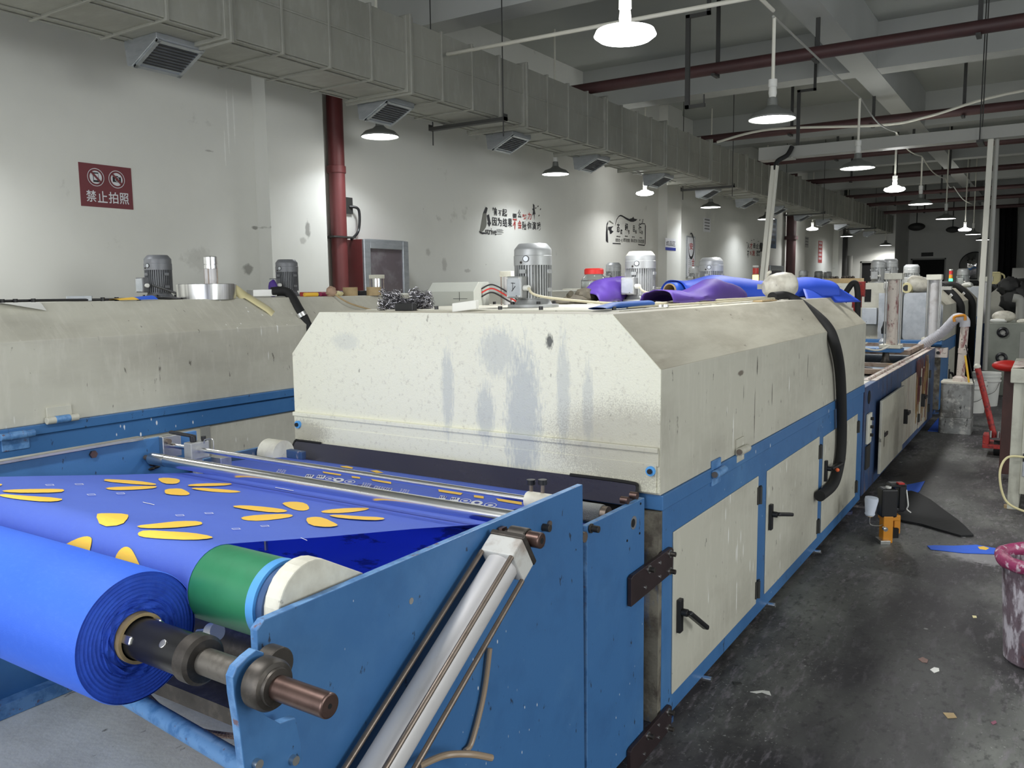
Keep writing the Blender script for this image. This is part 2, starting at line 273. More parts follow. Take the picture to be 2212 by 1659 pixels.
        if bevel:
            md = o.modifiers.new('b', 'BEVEL'); md.width = bevel; md.segments = bseg; md.limit_method = 'ANGLE'; md.angle_limit = math.radians(40)
            md.harden_normals = False
        if parent: attach(o, parent)
        return o
def wloc(o):
    return Matrix.Translation(Vector(o['_b']) if '_b' in o.keys() else Vector((0, 0, 0)))
def attach(o, parent):
    o.parent = parent
    if '_b' in parent.keys(): o.matrix_parent_inverse = wloc(parent).inverted()
def thing(name, label, cat, base, group=None):
    o = bpy.data.objects.new(name, None); COL.objects.link(o); o.empty_display_size = .1
    o.location = base; o['_b'] = list(base); o['label'] = label; o['category'] = cat
    if group: o['group'] = group
    return o
def tag(o, label, cat, group=None):
    o['label'] = label; o['category'] = cat
    if group: o['group'] = group
    return o
def struct(o): o['kind'] = 'structure'; return o
def dup(root, loc, label=None, rz=0, sc=1, group=None):
    r = root.copy(); COL.objects.link(r); r.location = loc; r.rotation_euler = (0, 0, rz); r.scale = (sc,)*3
    if label: r['label'] = label
    if group: r['group'] = group
    if '_b' in r.keys(): r['_b'] = list(loc)
    for ch in [c for c in bpy.data.objects if c.parent == root]:
        c = ch.copy(); COL.objects.link(c); c.parent = r
        for g in [c2 for c2 in bpy.data.objects if c2.parent == ch]:
            d = g.copy(); COL.objects.link(d); d.parent = c
    return r
def textmesh(body, size, wide=1., bold=0., spacing=1.):
    c = bpy.data.curves.new('t', 'FONT'); c.body = body; c.size = size; c.align_x = 'LEFT'; c.offset = bold; c.space_character = spacing
    c.resolution_u = 3
    o = bpy.data.objects.new('t', c); COL.objects.link(o)
    dg = bpy.context.evaluated_depsgraph_get(); dg.update()
    me = bpy.data.meshes.new_from_object(o.evaluated_get(dg))
    vs = [(v.co.x*wide, v.co.y) for v in me.vertices]; fs = [tuple(p.vertices) for p in me.polygons]
    bpy.data.objects.remove(o); bpy.data.curves.remove(c); bpy.data.meshes.remove(me)
    return vs, fs
def wtext(mb, body, size, org, U, V, wide=1., bold=0., mi=0, fit=None):
    """lay text on a plane: org + U*x + V*y; fit = (w, h) scales it into a box"""
    vs, fs = textmesh(body, size, wide, bold)
    if not vs: return
    if fit:
        x0 = min(v[0] for v in vs); x1 = max(v[0] for v in vs); y0 = min(v[1] for v in vs); y1 = max(v[1] for v in vs)
        vs = [((x-x0)/(x1-x0)*fit[0], (y-y0)/(y1-y0)*fit[1]) for x, y in vs]
    org, U, V = Vector(org), Vector(U), Vector(V)
    mb.add([org+U*x+V*y for x, y in vs], fs, mi)
# ============================================================ the room
YB, YE, XR = -5.0, 33.0, 6.5
ZS = 4.75
struct(MB().box((-6.3, YB, -.1), (XR+.2, YE+.3, 0)).build('floor', m_floor))
struct(MB().box((-6.3, YB, ZS), (XR+.2, YE+.3, ZS+.15)).build('ceiling', m_ceil))
struct(MB().box((-6.2, YB, 0), (-6, YE, ZS)).build('wall_left', m_wall))
g = MB().box((XR, YB, 0), (XR+.2, YE, 1.0)).box((XR, YB, 3.3), (XR+.2, YE, ZS))
ys_ = [YB, .2, 2.8, 5.2, 7.8, 10.2, 12.8, YE]
for i in range(0, 8, 2): g.box((XR, ys_[i], 1.0), (XR+.2, ys_[i+1], 3.3))
struct(g.build('wall_right', m_wall))
for i in (1, 3, 5):
    w1 = MB()
    for q in (ys_[i], (ys_[i]+ys_[i+1])/2-.03, ys_[i+1]-.06): w1.box((XR+.05, q, 1.0), (XR+.12, q+.06, 3.3))
    for q in (1.0, 2.1, 3.24): w1.box((XR+.05, ys_[i], q), (XR+.12, ys_[i+1], q+.06))
    struct(w1.build('window_%d' % ((i+1)//2), m_white))  # windows made up as openings for the added side lights
# end wall in two planes, with openings
g = MB()
g.box((-6, 30, 2.32), (-4.42, 30.2, ZS)).box((-6, 30, 0), (-5.48, 30.2, 2.32)).box((-4.78, 30, 0), (-4.42, 30.2, 2.32)).box((-4.62, 30.2, 0), (-4.42, 33, ZS))
g.box((-4.42, 33, 2.44), (XR, 33.2, ZS)).box((-4.42, 33, 0), (-4.33, 33.2, 2.44)).box((-3.2, 33, 0), (XR, 33.2, 2.44))
struct(g.build('wall_end', m_wall))
for n, (x0, x1, y, z) in enumerate(((-5.48, -4.78, 30.12, 2.32), (-4.33, -3.2, 33.12, 2.44)), 1):
    t = thing('door_%d' % n, 'dark doorway in the end wall', 'door', ((x0+x1)/2, y, 0)); del t['label']; del t['category']; t['kind'] = 'structure'
    MB().box((x0, y, 0), (x1, y+.05, z)).build('door_leaf', m_dark, t)  # dark sheet in the opening stands in for the unlit space beyond
    MB().box((x0-.0, y-.1, 0), (x0+.05, y+.05, z)).box((x1-.05, y-.1, 0), (x1, y+.05, z)).box((x0, y-.1, z-.05), (x1, y+.05, z)).build('door_frame', m_grey, t)
# wall behind the photographer with its wide open gate
struct(MB().box((-6, YB-.2, 0), (-5.2, YB, ZS)).box((2.0, YB-.2, 0), (XR, YB, ZS)).box((-5.2, YB-.2, 4.2), (2.0, YB, ZS)).build('wall_gate', m_wall))
k = 1
def trim(mb, m=m_wall, **kw):
    global k
    struct(mb.build('trim_%d' % k, m, **kw)); k += 1
# columns on the left wall
for y0, y1 in ((5.12, 5.80), (14.15, 14.82), (22.8, 24.0), (28.3, 28.9)):
    trim(MB().box((-6, y0, 0), (-5.83, y1, ZS)), m_wall)
# beams
for y0 in (-2.2, 2.3, 6.8, 11.3, 15.8, 20.3, 24.8, 29.3):
    trim(MB().box((-6, y0, 4.2), (XR, y0+.34, ZS)), m_beam)
for x0 in (-2.25, 3.6):
    trim(MB().box((x0, YB, 4.19), (x0+.3, 33, ZS)), m_beam)
# ============================================================ air duct
dx0, dx1, dz0, dz1 = -5.12, -4.47, 3.2, 3.745
d = thing('air_duct', 'long grey rectangular air duct with lagging seams hanging along the left wall', 'air duct', (-4.8, 3, 3.2))
g = MB().box((dx0, -4.4, dz0), (dx1, 29.6, dz1))
y = -3.43
while y < 29:
    for s_ in range(4):
        yy = y+s_*.4425
        w_, t_ = (.045, .024) if s_ == 0 else (.011, .015)
        g.box((dx0-t_, yy-w_, dz0-t_), (dx1+t_, yy+w_, dz1+t_))
        if s_ == 0: g.box((dx0-t_*1.7, yy-.012, dz0-t_*1.7), (dx1+t_*1.7, yy+.012, dz1+t_*1.7))
    y += 1.77
for zz in (3.49,): g.box((dx1, -4.4, zz-.008), (dx1+.008, 29.6, zz+.008))
for xx in (dx0+.03, dx0+.12, dx1-.1, dx1-.02): g.box((xx-.006, -4.4, dz0-.010), (xx+.006, 29.6, dz0))
g.build('duct_body', m_duct, d, bevel=.012)
def diffuser(y):
    x0 = dx0+.03; xe = x0+.34; zl = 3.035; y0, y1 = y-.19, y+.17
    P = [(x0, 3.2), (xe, 3.2), (xe, 3.165), (x0+.07, zl), (x0+.02, zl+.01)]
    o = MB().prism(P, 1, y0, y1).build('diffuser', m_zinc, d, bevel=.003)
    a = Vector((x0+.07, 0, zl)); b = Vector((xe, 0, 3.165)); dr = (b-a).normalized(); n = Vector((dr.z, 0, -dr.x))
    g = MB(); fr = MB()
    for f0, f1, ya, yb in ((0, 1, y0+.01, y0+.035), (0, 1, y1-.035, y1-.01), (0.02, .1, y0+.01, y1-.01), (.9, .98, y0+.01, y1-.01)):
        c = a.lerp(b, (f0+f1)/2)+n*.004; fr.obox((c.x, (ya+yb)/2, c.z), dr*(b-a).length*(f1-f0)/2, (0, (yb-ya)/2, 0), n*.006)
    for i in range(8):
        c = a.lerp(b, .14+.72*(i+.5)/8)+n*.003; g.obox((c.x, (y0+y1)/2, c.z), (dr*.8+n*.5).normalized()*.011, (0, (y1-y0)/2-.035, 0), n*.002)
    fr.build('diffuser_rim', m_zinc, o); g.build('grille', m_bracket, o)
for y in (1.4, 3.52, 5.66, 7.6, 9.5, 11.6, 13.7, 15.8, 17.9, 20.0, 22.1, 24.2, 26.3, 28.3): diffuser(y)
for y in (6.67, 13.3, 19.6, 26.0):
    g = MB().box((dx0-.12, y-.03, dz0-.06), (dx1+.12, y+.03, dz0-.028)).box((dx0-.12, y-.03, dz0-.06), (dx0-.115, y+.03, dz0)).box((dx1+.115, y-.03, dz0-.06), (dx1+.12, y+.03, dz0-.0))
    g.build('hanger_bar', m_bracket, d)
    for x in (dx0-.09, dx1+.09):
        MB().cyl((x, y, 3.0), (x, y, 4.75), .006, seg=6).build('hanger_rod', m_bracket, d)
# ============================================================ lamps
def lamp(base, top, kind, D, label, tilt=(0, 0)):
    """base: centre of the light-giving disc"""
    x, y, z = base
    t = thing('pendant_lamp', label, 'lamp', (x, y, z), 'pendant lamps over the machines')
    if kind == 'A':
        g = MB(); pr = [(.0, D/2), (.012, D/2+.004), (.05, D*.40), (.075, D*.20), (.10, D*.115), (.155, D*.10), (.16, .02)]
        g.lathe(base, (0, 0, 1), pr, 36); g.build('shade', m_shade, t)
        g = MB().lathe(base, (0, 0, 1), [(.004, .0001), (.004, D/2-.004)], 36, smooth=False); g.build('light_disc', m_lamp, t)
        zz = .16
    else:
        g = MB(); pr = [(-.028, .0001), (-.026, D*.3), (-.018, D*.42), (0, D/2), (.022, D/2-.01), (.03, D*.32), (.05, .05)]
        g.lathe(base, (0, 0, 1), pr, 36); g.build('light_disc', m_lamp, t); zz = .05
    MB().lathe(base, (0, 0, 1), [(zz, .024), (zz+.03, .030), (zz+.07, .026), (zz+.075, .031), (zz+.125, .031), (zz+.13, .01)], 20).build('lamp_socket', m_socket, t)
    MB().cyl((x, y, z+zz+.12), (x, y, top), .0125, seg=10).build('lamp_stem', m_conduit, t)
    return t
LP = []
def addlamp(px, X, Z, kind, D, top, label, pw=42):
    top = 4.75 if X < -5 or on(0, X, *px).y > 18 else top
    # depth from the measured pixel on the plane of the row
    p = on(2, Z, *px); p.x = X if X is not None else p.x
    # keep the column of the photograph, walk along the row
    q = on(0, p.x, *px)
    if q.y > 32: q = on(1, 31.4 if X > -5 else 29.4, *px); Z = q.z
    lamp((q.x, q.y, Z), top, kind, D, label, ); LP.append((q.x, q.y, Z, kind, pw)); return q
RX, RZ = -1.80, 2.8
rows = [((1350, 137), 'B', .30, 'glaring flat round lamp, the largest and nearest, over the cream hood'),
        ((1668, 247), 'A', .335, 'grey shaded lamp on a long ivory stem, second nearest of the right row'),
        ((1852, 370), 'A', .345, 'grey shaded lamp in front of the long cable tray, third of the right row'),
        ((1933, 393), 'B', .26, 'flat round lamp without a shade just right of the third shaded lamp'),
        ((1988, 441), 'A', .345, 'shaded lamp between the flat round lamp and the slanting white pole'),
        ((2043, 471), 'A', .35, 'small tilted looking shaded lamp far down the right row'),
        ((2085, 479), 'B', .28, 'small flat lamp with a violet fringe just left of the white pole'),
        ((2102, 506), 'A', .36, 'small shaded lamp right above the round convex mirror'),
        ((2122, 530), 'A', .36, 'farthest small lamp of the right row, half behind the white pole')]
for (px, kd, D, lb) in rows: addlamp(px, RX, RZ, kd, D, 3.52, lb)
LX, LZ = -5.32, 3.0
rows = [((821, 299), 'A', .345, 'grey shaded lamp under the duct beside the thick red wall pipe'),
        ((1200, 378), 'A', .34, 'grey shaded lamp above the arrow lettering decal on the left wall'),
        ((1393, 405), 'B', .27, 'bright flat lamp under the duct by the second wall column'),
        ((1535, 446), 'A', .36, 'shaded lamp seen almost edge on over the tall framed banner'),
        ((1655, 474), 'A', .36, 'shaded lamp seen as a thin line behind the left slanting pole'),
        ((1755, 484), 'B', .29, 'warm flat lamp under the far end of the duct'),
        ((1829, 510), 'A', .36, 'thin looking shaded lamp in front of the far doorway wall, leftmost of three'),
        ((1879, 522), 'A', .36, 'thin looking shaded lamp in front of the far doorway wall, middle of three'),
        ((1913, 530), 'A', .36, 'thin looking shaded lamp in front of the far doorway wall, rightmost of three')]
for (px, kd, D, lb) in rows: addlamp(px, LX, LZ, kd, D, 3.9, lb)
for (x, y, z, kd, pw) in LP:
    pass
    near = y < 13
    lft = x < -5
    if kd == 'A':
        area('lamp_light', (x, y, z-.01), (0, 0, 0), .30, .30, 13 if lft else 26, (.90, .95, 1) if lft else (1, .995, .97), 'DISK', 132 if lft else 150)
    else:
        area('lamp_light', (x, y, z-.045), (0, 0, 0), .28, .28, 12 if lft else 30, (.98, .99, 1), 'DISK', 150)
        l = bpy.data.lights.new('lamp_light', 'POINT'); l.energy = 2 if lft else 7; l.shadow_soft_size = .1; l.color = (.97, 1, .98)
        o = bpy.data.objects.new('lamp_light', l); COL.objects.link(o); o.location = (x, y, z+.13)
for y in (-1.2, 2.1):
    lamp((-5.32, y, 3.0), 4.75, 'A', .345, 'grey shaded lamp near the gate end of the left row, outside the picture' if y < 0 else 'grey shaded lamp of the left row just outside the left edge')
    area('lamp_light', (-5.32, y, 2.99), (0, 0, 0), .3, .3, 15, (.94, .97, 1), 'DISK', 132)
# lamps of the bays further right, outside the picture
for y in (1.0, 5.0, 9.0, 13.0): area('lamp_light', (3.2, y, 2.8), (0, 0, 0), .3, .3, 30, (1, 1, .98), 'DISK')
area('lamp_light', (-1.8, .6, 2.8), (0, 0, 0), .3, .3, 30, (1, 1, .98), 'DISK')
# ============================================================ pipes, conduits, tray
def pipe(y, z, r, x0, x1, label, m=m_dkpipe, hang=(), grp='cross pipes under the ceiling', slope=0):
    t = thing('sprinkler_pipe', label, 'pipe', ((x0+x1)/2, y, z), grp)
    MB().cyl((x0, y, z), (x1, y+slope, z), r, seg=20).build('pipe', m, t)
    for hx in hang:
        MB().box((hx-.02, y+r, z-r), (hx+.02, y+r+.02, 4.75)).box((hx-.02, y-r-.02, z-r-.02), (hx+.02, y+r+.02, z-r)).build('pipe_hanger', m_bracket, t)
    return t
KZ = 1.12
PP = [(7.8, 3.6, .055, 'nearest dark red pipe crossing below the ceiling beams, over the bright lamp', (-2.75, -1.85, -.6)),
      (11.42, 3.6, .055, 'second dark red pipe crossing the ceiling, with ivory conduit wound along it', (-3.0, -2.0, -1.0)),
      (14.2, 3.6, .05, 'third dark pipe crossing, directly behind the long cable tray', (-3.0, -1.9)),
      (17.4, 3.6, .05, 'fourth dark pipe crossing, behind the third shaded lamp', (-3.4, -2.6, -1.7)),
      (21.0, 3.6, .045, 'first of three thin dark pipes running close together far back', (-3.2, -2.2)),
      (22.8, 3.55, .045, 'middle of three thin dark pipes running close together far back', (-3.4, -1.8)),
      (25.0, 3.5, .045, 'last of three thin dark pipes running close together far back', (-3.0,))]
for (y, z, r, lb, hg) in PP: pipe(y*KZ, CAMH+(z-CAMH)*KZ, r*KZ, -6, XR, lb, m_dkpipe, [h_*KZ for h_ in hg])
# hook shaped support brackets beside the pipes
for i, (X, Y, lb) in enumerate(((-2.82, 7.55, 'dark steel hook frame hanging beside the nearest red pipe'), (-2.74, 11.2, 'dark steel hook frame hanging beside the second red pipe'))):
    g = MB()
    g.box((X-.13, Y, 3.22), (X-.09, Y+.03, 4.05)).box((X-.13, Y, 4.02), (X+.10, Y+.03, 4.05)).box((X-.13, Y, 3.22), (X+.06, Y+.03, 3.25)).box((X+.045, Y+.01, 3.25), (X+.055, Y+.02, 3.33)).box((X+.07, Y, 4.02), (X+.10, Y+.03, 4.75))
    tag(g.build('pipe_bracket', m_bracket), lb, 'bracket', 'hook shaped ceiling brackets')
# conduits
g = MB().tube([(-4.4, 5.85, 3.56), (-1.80, 5.95, 3.56)], .016, 8, smoothpath=False)
tag(g.build('conduit', m_conduit), 'ivory conduit crossing left to right above the bright nearest lamp', 'conduit')
ys = [6.31, 9.6, 11.9, 14.4, 17.8, 19.3, 24.0]
for i in range(len(ys)-1):
    a, b = ys[i], ys[i+1]
    sg = .02 if i < 1 else .10; pts = [(-1.8, a, 3.52), (-1.79, a+(b-a)*.35, 3.53-sg), (-1.80, a+(b-a)*.7, 3.53-sg*.7), (-1.8, b, 3.52)]
    lb = ['sagging ivory cable joining the two nearest shaded lamps of the right row', 'sagging ivory cable beyond the third shaded lamp', 'sagging ivory cable behind the cable tray', 'sagging ivory cable above the fifth lamp', 'short sagging ivory cable far down the right row', 'farthest sagging ivory cable of the right row'][i]
    tag(MB().tube(pts, .009, 8).build('lamp_cable', m_conduit if i > 1 else m_grey), lb, 'cable', 'cables joining the pendant lamps')
tag(MB().tube([(-1.8, -4.5, 3.56), (-1.8, 3.8, 3.56), (-1.8, 6.31, 3.56)], .014, 8, smoothpath=False).build('conduit', m_conduit), 'ivory conduit running lengthwise over the nearest lamps of the right row', 'conduit')
tag(MB().tube([(-4.4, 12.6, 3.75), (-3.6, 12.65, 3.86), (-2.1, 12.65, 3.75), (-1.5, 12.65, 3.80), (-.45, 12.67, 3.99), (2, 12.7, 4.05)], .018, 8).build('conduit', m_conduit), 'ivory conduit strapped along the second red pipe', 'conduit')
t = thing('cable_tray', 'long grey metal cable tray crossing the hall with two poles below it', 'cable tray', (-1, 10.65, 3.2))
MB().box((-3.13, 10.55, 3.13), (4, 10.75, 3.26)).build('tray_body', m_grey, t, bevel=.004)
MB().box((-3.15, 10.54, 3.12), (-2.75, 10.76, 3.275)).build('tray_end', m_grey, t, bevel=.003)
for x in (-.75, 1.6): MB().cyl((x, 10.5, 3.1), (x, 10.5, 4.75), .007, seg=6).cyl((x, 10.8, 3.1), (x, 10.8, 4.75), .007, seg=6).box((x-.03, 10.48, 3.09), (x+.03, 10.82, 3.115)).build('tray_hanger', m_bracket, t)
t = thing('cable_pole', 'slanting pale aluminium pole left of the hall, black hose at its top', 'pole', tuple(on(1, 10.5, 1645, 640)))
a = on(1, 10.4, 1643, 660); b = on(1, 10.4, 1674, 358)
MB().bar(a, b, .085, .05, up=(0, 1, 0)).bar(a+Vector((.028, -.03, 0)), b+Vector((.028, -.03, 0)), .02, .012, up=(0, 1, 0)).build('channel', m_conduit, t, bevel=.004)
MB().tube([b+Vector((0, 0, -.05)), b+Vector((.03, 0, .05)), b+Vector((.13, .05, .12)), b+Vector((.17, .1, .22))], .028, 10).build('hose_end', m_rubber, t)
t = thing('cable_pole', 'tall slanting pale pole right of the hall, in front of the round mirror', 'pole', tuple(on(1, 10.5, 2112, 800)))
a = on(1, 10.6, 2110, 800); b = on(1, 10.6, 2139, 325); b = b+(b-a)*(max(0, 3.13-b.z)/(b.z-a.z))
MB().bar(a, b, .055, .05, up=(0, 1, 0)).build('channel', m_conduit, t, bevel=.004)
a2 = a+Vector((.075, .05, 0)); b2 = b+Vector((.055, .05, .03)); MB().tube([a2, a2.lerp(b2, .5), b2], .024, 12).build('grey_tube', m_grey, t)
# vertical red pipe and the fittings of the left wall
t = thing('riser_pipe', 'thick vertical red pipe on the left wall beside the red hose cabinet', 'pipe', (-5.9, 6.0, 0))
MB().cyl((-5.90, 6.03, 0), (-5.90, 6.03, 4.75), .078, seg=32).build('pipe', m_redpipe, t)
MB().cyl((-5.905, 6.03, 2.72), (-5.905, 6.03, 2.79), .092, seg=32).build('coupling', m_redpipe, t, bevel=.006)
MB().box((-6, 5.86, 2.04), (-5.96, 5.9, 2.2)).box((-6, 5.86, 2.10), (-5.8, 6.16, 2.115)).build('pipe_clamp', m_bracket, t)
t = thing('riser_pipe', 'dark vertical pipe far down the left wall beside a small hose cabinet', 'pipe', (-5.8, 22.6, 0))
MB().cyl((-5.82, 22.5, 0), (-5.82, 22.5, 4.75), .12, seg=20).build('pipe', m_dkpipe, t)
MB().cyl((-5.82, 22.5, 2.75), (-5.82, 22.5, 2.84), .17, seg=20).build('coupling', m_dkpipe, t)
t = thing('riser_pipe', 'grey vertical pipe beyond the dark red one near the end wall', 'pipe', (-5.8, 29.2, 0))
MB().cyl((-5.85, 29.15, 0), (-5.85, 29.15, 4.75), .13, seg=20).build('pipe', m_bracket, t); MB().cyl((-5.7, 29.4, 0), (-5.7, 29.4, 2.5), .1, seg=20).build('lower_pipe', m_grey, t)
def cabinet(y0, y1, z0, z1, lb, sc):
    t = thing('fire_hose_cabinet', lb, 'cabinet', (-5.9, y0, z0))
    xf = -5.78
    MB().box((-6, y0, z0), (xf, y1, z1)).build('box', m_redpipe, t, bevel=.004)
    fr = .09*sc; g = MB()
    for a, b in (((y0, z0), (y0+fr, z1)), ((y1-fr, z0), (y1, z1)), ((y0+fr, z0), (y1-fr, z0+fr)), ((y0+fr, z1-fr), (y1-fr, z1))):
        g.box((xf, a[0], a[1]), (xf+.03, b[0], b[1]))
    g.build('door_frame', m_zinc, t, bevel=.006)
    MB().box((xf, y0+fr, z0+fr), (xf+.012, y1-fr, z1-fr)).build('door_pane', mat('cabinet_pane', srgb(92, 84, 88), .12, 0, [('n', srgb(140, 140, 142), (5, 5, 5), .5, .8, .5)], spec=.7), t)
    g = MB().box((-6, y0-.02, z1+.26*sc), (-5.97, y0+.09, z1+.42*sc)); sk = g.build('wall_socket', m_bracket, None)
    tag(sk, 'dark wall socket above the %s hose cabinet' % ('near' if sc == 1 else 'far'), 'socket')
    q = [(-5.97, y0+.04, z1+.33*sc), (-5.92, y0+.12*sc, z1+.3*sc), (-5.93, y0+.12*sc, z1+.1*sc), (-5.9, y0-.02, z1+.0)]
    tag(MB().tube(q, .014*sc, 8).build('power_cord', m_black), 'black cord from the socket down to the %s hose cabinet' % ('near' if sc == 1 else 'far'), 'cord')
cabinet(6.22, 6.90, 1.2, 2.095, 'red fire hose cabinet with bright metal door frame beside the thick red pipe', 1)
cabinet(20.4, 21.6, 1.2, 2.05, 'small looking hose cabinet far down the left wall beyond the slanting pole', 1.3)
# ============================================================ drying machines
XL, XRF = -2.85, -1.085
def handle(par, y, z, lever):
    lever = (lever[0]*1.35, lever[1]*1.35)
    g = MB().box((XRF+.006, y-.016, z-.062), (XRF+.022, y+.016, z+.062)).cyl((XRF+.02, y, z+.015), (XRF+.045, y, z+.015), .014, seg=14)
    o = g.build('door_handle', m_black, par, bevel=.003)
    a = Vector((XRF+.045, y, z+.018)); b = a+Vector((.02, lever[0], lever[1]))
    MB().bar(a, b, .018, .028, up=(1, 0, 0)).build('lever', m_black, o, bevel=.006)
def hood_profile(x0, x1, z0, zb, zt, c):
    return [(x0, z0), (x0, zb), (x0+c, zt), (x1-c, zt), (x1, zb), (x1, z0)]
def dryer(Y0, Y1, label, doors, main=False, mh=m_creamd):
    t = thing('drying_machine', label, 'machine', ((XL+XRF)/2, Y0, 0), None)
    g = MB().prism(hood_profile(XL, XRF, .89, 1.32, 1.505, .18), 1, Y0+.004, Y1)
    for i_, f_ in enumerate(g.f):
        if len(f_) == 4 and min(g.v[q].z for q in f_) > 1.3: g.m[i_] = 1
    g.build('hood', [mh, m_dusty], t, bevel=.003)
    MB().prism([(XL+.001, .898), (XL+.001, 1.319), (XL+.1805, 1.504), (XRF-.1805, 1.504), (XRF-.001, 1.319), (XRF-.001, .898)], 1, Y0, Y0+.004).build('hood_end_panel', m_cream if main else m_galv, t)
    g = MB()
    g.box((XL, Y0+.01, .835), (XRF+.007, Y1, .889))                      # lip under the hood
    g.box((XRF-.05, Y0+.03, .06), (XRF, Y1, .836)).box((XL, Y0+.03, .06), (XL+.05, Y1, .836))
    g.box((XL+.05, Y0+.6, .06), (XRF-.05, Y0+.64, .8)).box((XL+.05, Y1-.04, .06), (XRF-.05, Y1, .85))
    g.build('base_frame', m_blue, t, bevel=.004)
    MB().box((XRF-.09, Y0-.0, .07), (XRF-.004, Y0+.03, .83)).build('corner_post', mat('rusty_grey_post', srgb(120, 116, 104), .7, 0, [('n', srgb(62, 54, 48), (14, 14, 14), .42, .62, .8), ('n', srgb(60, 100, 150), (9, 9, 3), .55, .7, .8)], bump=.2), t)
    for (a, b, zt, hz, lv) in doors:
        o = MB().box((XRF, a, .132), (XRF+.006, b, zt)).build('door', m_creamd, t, bevel=.003)
        handle(o, a+.045, hz, lv)
        for z in (.20, zt-.09):
            MB().box((XRF+.004, b-.02, z-.04), (XRF+.012, b+.035, z+.04)).cyl((XRF+.014, b+.006, z-.04), (XRF+.014, b+.006, z+.04), .008, seg=10).build('door_hinge', m_bracket, o)
    for y in (Y0+.45, Y0+1.35, Y0+2.3):
        MB().cyl((XRF-.03, y, .05), (XRF+.035, y, .055), .011, seg=12).build('levelling_bolt', m_chrome, t)
    for y in (Y0+.16, Y1-.2): MB().cyl((XRF-.06, y, 0), (XRF-.06, y, .02), .05, seg=18).cyl((XRF-.06, y, .02), (XRF-.06, y, .07), .014, seg=12).build('levelling_foot', m_blued, t)
    # hood hinges on the long side
    for (y, z, m_) in ((Y0+.85, .905, m_creamd), (Y0+.55, .868, m_blueE)) if main else ((Y1-.6, .905, m_creamd),):
        g = MB().cyl((XRF+.02, y-.055, z), (XRF+.02, y+.055, z), .017, seg=16)
        g.box((XRF, y-.05, z-.05), (XRF+.008, y+.05, z+.05))
        g.build('hood_hinge', m_, t, bevel=.002)
        MB().cyl((XRF+.02, y-.062, z), (XRF+.02, y-.055, z), .012, seg=12).build('hinge_pin', m_rod, t)
    # top cover plates with bolts
    yy = Y0+.22; n = 0
    while yy < Y1-.5 and n < 3:
        MB().box((XL+.25, yy, 1.505), (XRF-.26, yy+1.0, 1.510)).build('cover_plate', m_creamd, t)
        for x in (XL+.3, XL+.62, XL+.95, XRF-.62, XRF-.3):
            for y_ in (yy+.04, yy+.96): MB().cyl((x, y_, 1.508), (x, y_, 1.524), .009, seg=8).build('cover_bolt', m_black, t)
        yy += 1.12; n += 1
    return t
D = dryer(2.592, 6.24, 'large cream drying machine with chamfered hood on a blue base, nearest in the hall',
      [(2.706, 3.72, .735, .415, (.10, -.075)), (3.86, 4.905, .73, .50, (.13, -.03)), (5.01, 6.02, .71, .50, (.13, .0))], True)
# rail, lower flap, bolts and smoked visor of the nearest hood
MB().box((XL, 2.577, 1.038), (XRF-.005, 2.592, 1.056)).box((XL, 2.586, .99), (XRF-.004, 2.592, 1.045)).build('front_rail', m_cream, D, bevel=.003)
MB().box((XL+.004, 2.584, .898), (XRF-.012, 2.592, 1.0)).build('front_flap', m_cream, D, bevel=.002)
for x, z in ((XL+.03, 1.0), (XRF-.03, .975)):
    MB().cyl((x, 2.59, z), (x, 2.575, z), .017, seg=18).cyl((x, 2.576, z), (x, 2.568, z), .009, seg=12, mi=1).build('flap_bolt', [m_lblue, m_black], D)
g = MB(); xa, xb = XL+.02, XRF-.075; zt, zb = .928, .858
def rr(xa, xb, za, zb, r, n=5):
    P = []
    for cx, cz, a0 in ((xb-r, zb+r, -90), (xb-r, za-r, 0), (xa+r, za-r, 90), (xa+r, zb+r, 180)):
        for i in range(n+1):
            a = math.radians(a0+90*i/n); P.append((cx+r*math.cos(a), cz+r*math.sin(a)))
    return P
P = rr(xa, xb, zt, zb, .02); vs = [(x, 2.572-(zt-z)*.55, z) for x, z in P]
g.add(vs, [tuple(range(len(vs)))]); vis = g.build('visor', m_visor, D, solid=.004)
MB().tube([(xa, 2.572-(zt-zb)*.5, zb+.012), (xa-.002, 2.570, zt-.004), (xa+.03, 2.570, zt+.002), (xa+.16, 2.570, zt+.002)], .005, 8).build('visor_edge_trim', m_rubber, D)
MB().tube([(xb, 2.572-(zt-zb)*.5, zb+.012), (xb, 2.570, zt-.014), (xb-.03, 2.570, zt+.001), (xb-.26, 2.570, zt+.002)], .006, 8).build('visor_edge_trim', m_rubber, D)
MB().box((XL, 2.62, .80), (XRF-.09, 2.66, .9)).box((XL+.1, 3.2, .4), (XRF-.2, 3.25, .9)).build('inner_baffle', m_dark, D)
# dark connecting plates between winder and machine
for z0, z1 in ((.59, .693), (.012, .113)):
    g = MB().prism([(2.33, z0), (2.675, z0+.01), (2.68, z1-.012), (2.665, z1), (2.345, z1-.004), (2.33, z1-.01)], 0, XRF+.002, XRF+.016)
    t = tag(g.build('joint_plate', m_plate, bevel=.002), '%s dark brown steel plate bolted across the gap between winder and drying machine' % ('upper' if z0 > .3 else 'lower'), 'plate', 'plates bolted across the gap')
    for (y, z) in ((2.648, z1-.018), (2.648, z0+.022), (2.468, z1-.02)):
        MB().cyl((XRF+.016, y, z), (XRF+.019, y, z), .014, seg=16).cyl((XRF+.019, y, z), (XRF+.036, y, z), .0085, seg=14, mi=1).build('bolt', [m_steel, m_iron], t)
    for (y, z) in ((2.56, z1-.025), (2.56, z0+.03), (2.44, z0+.03)):
        MB().cyl((XRF+.016, y, z), (XRF+.018, y, z), .006, seg=10).build('screw', m_chrome, t)
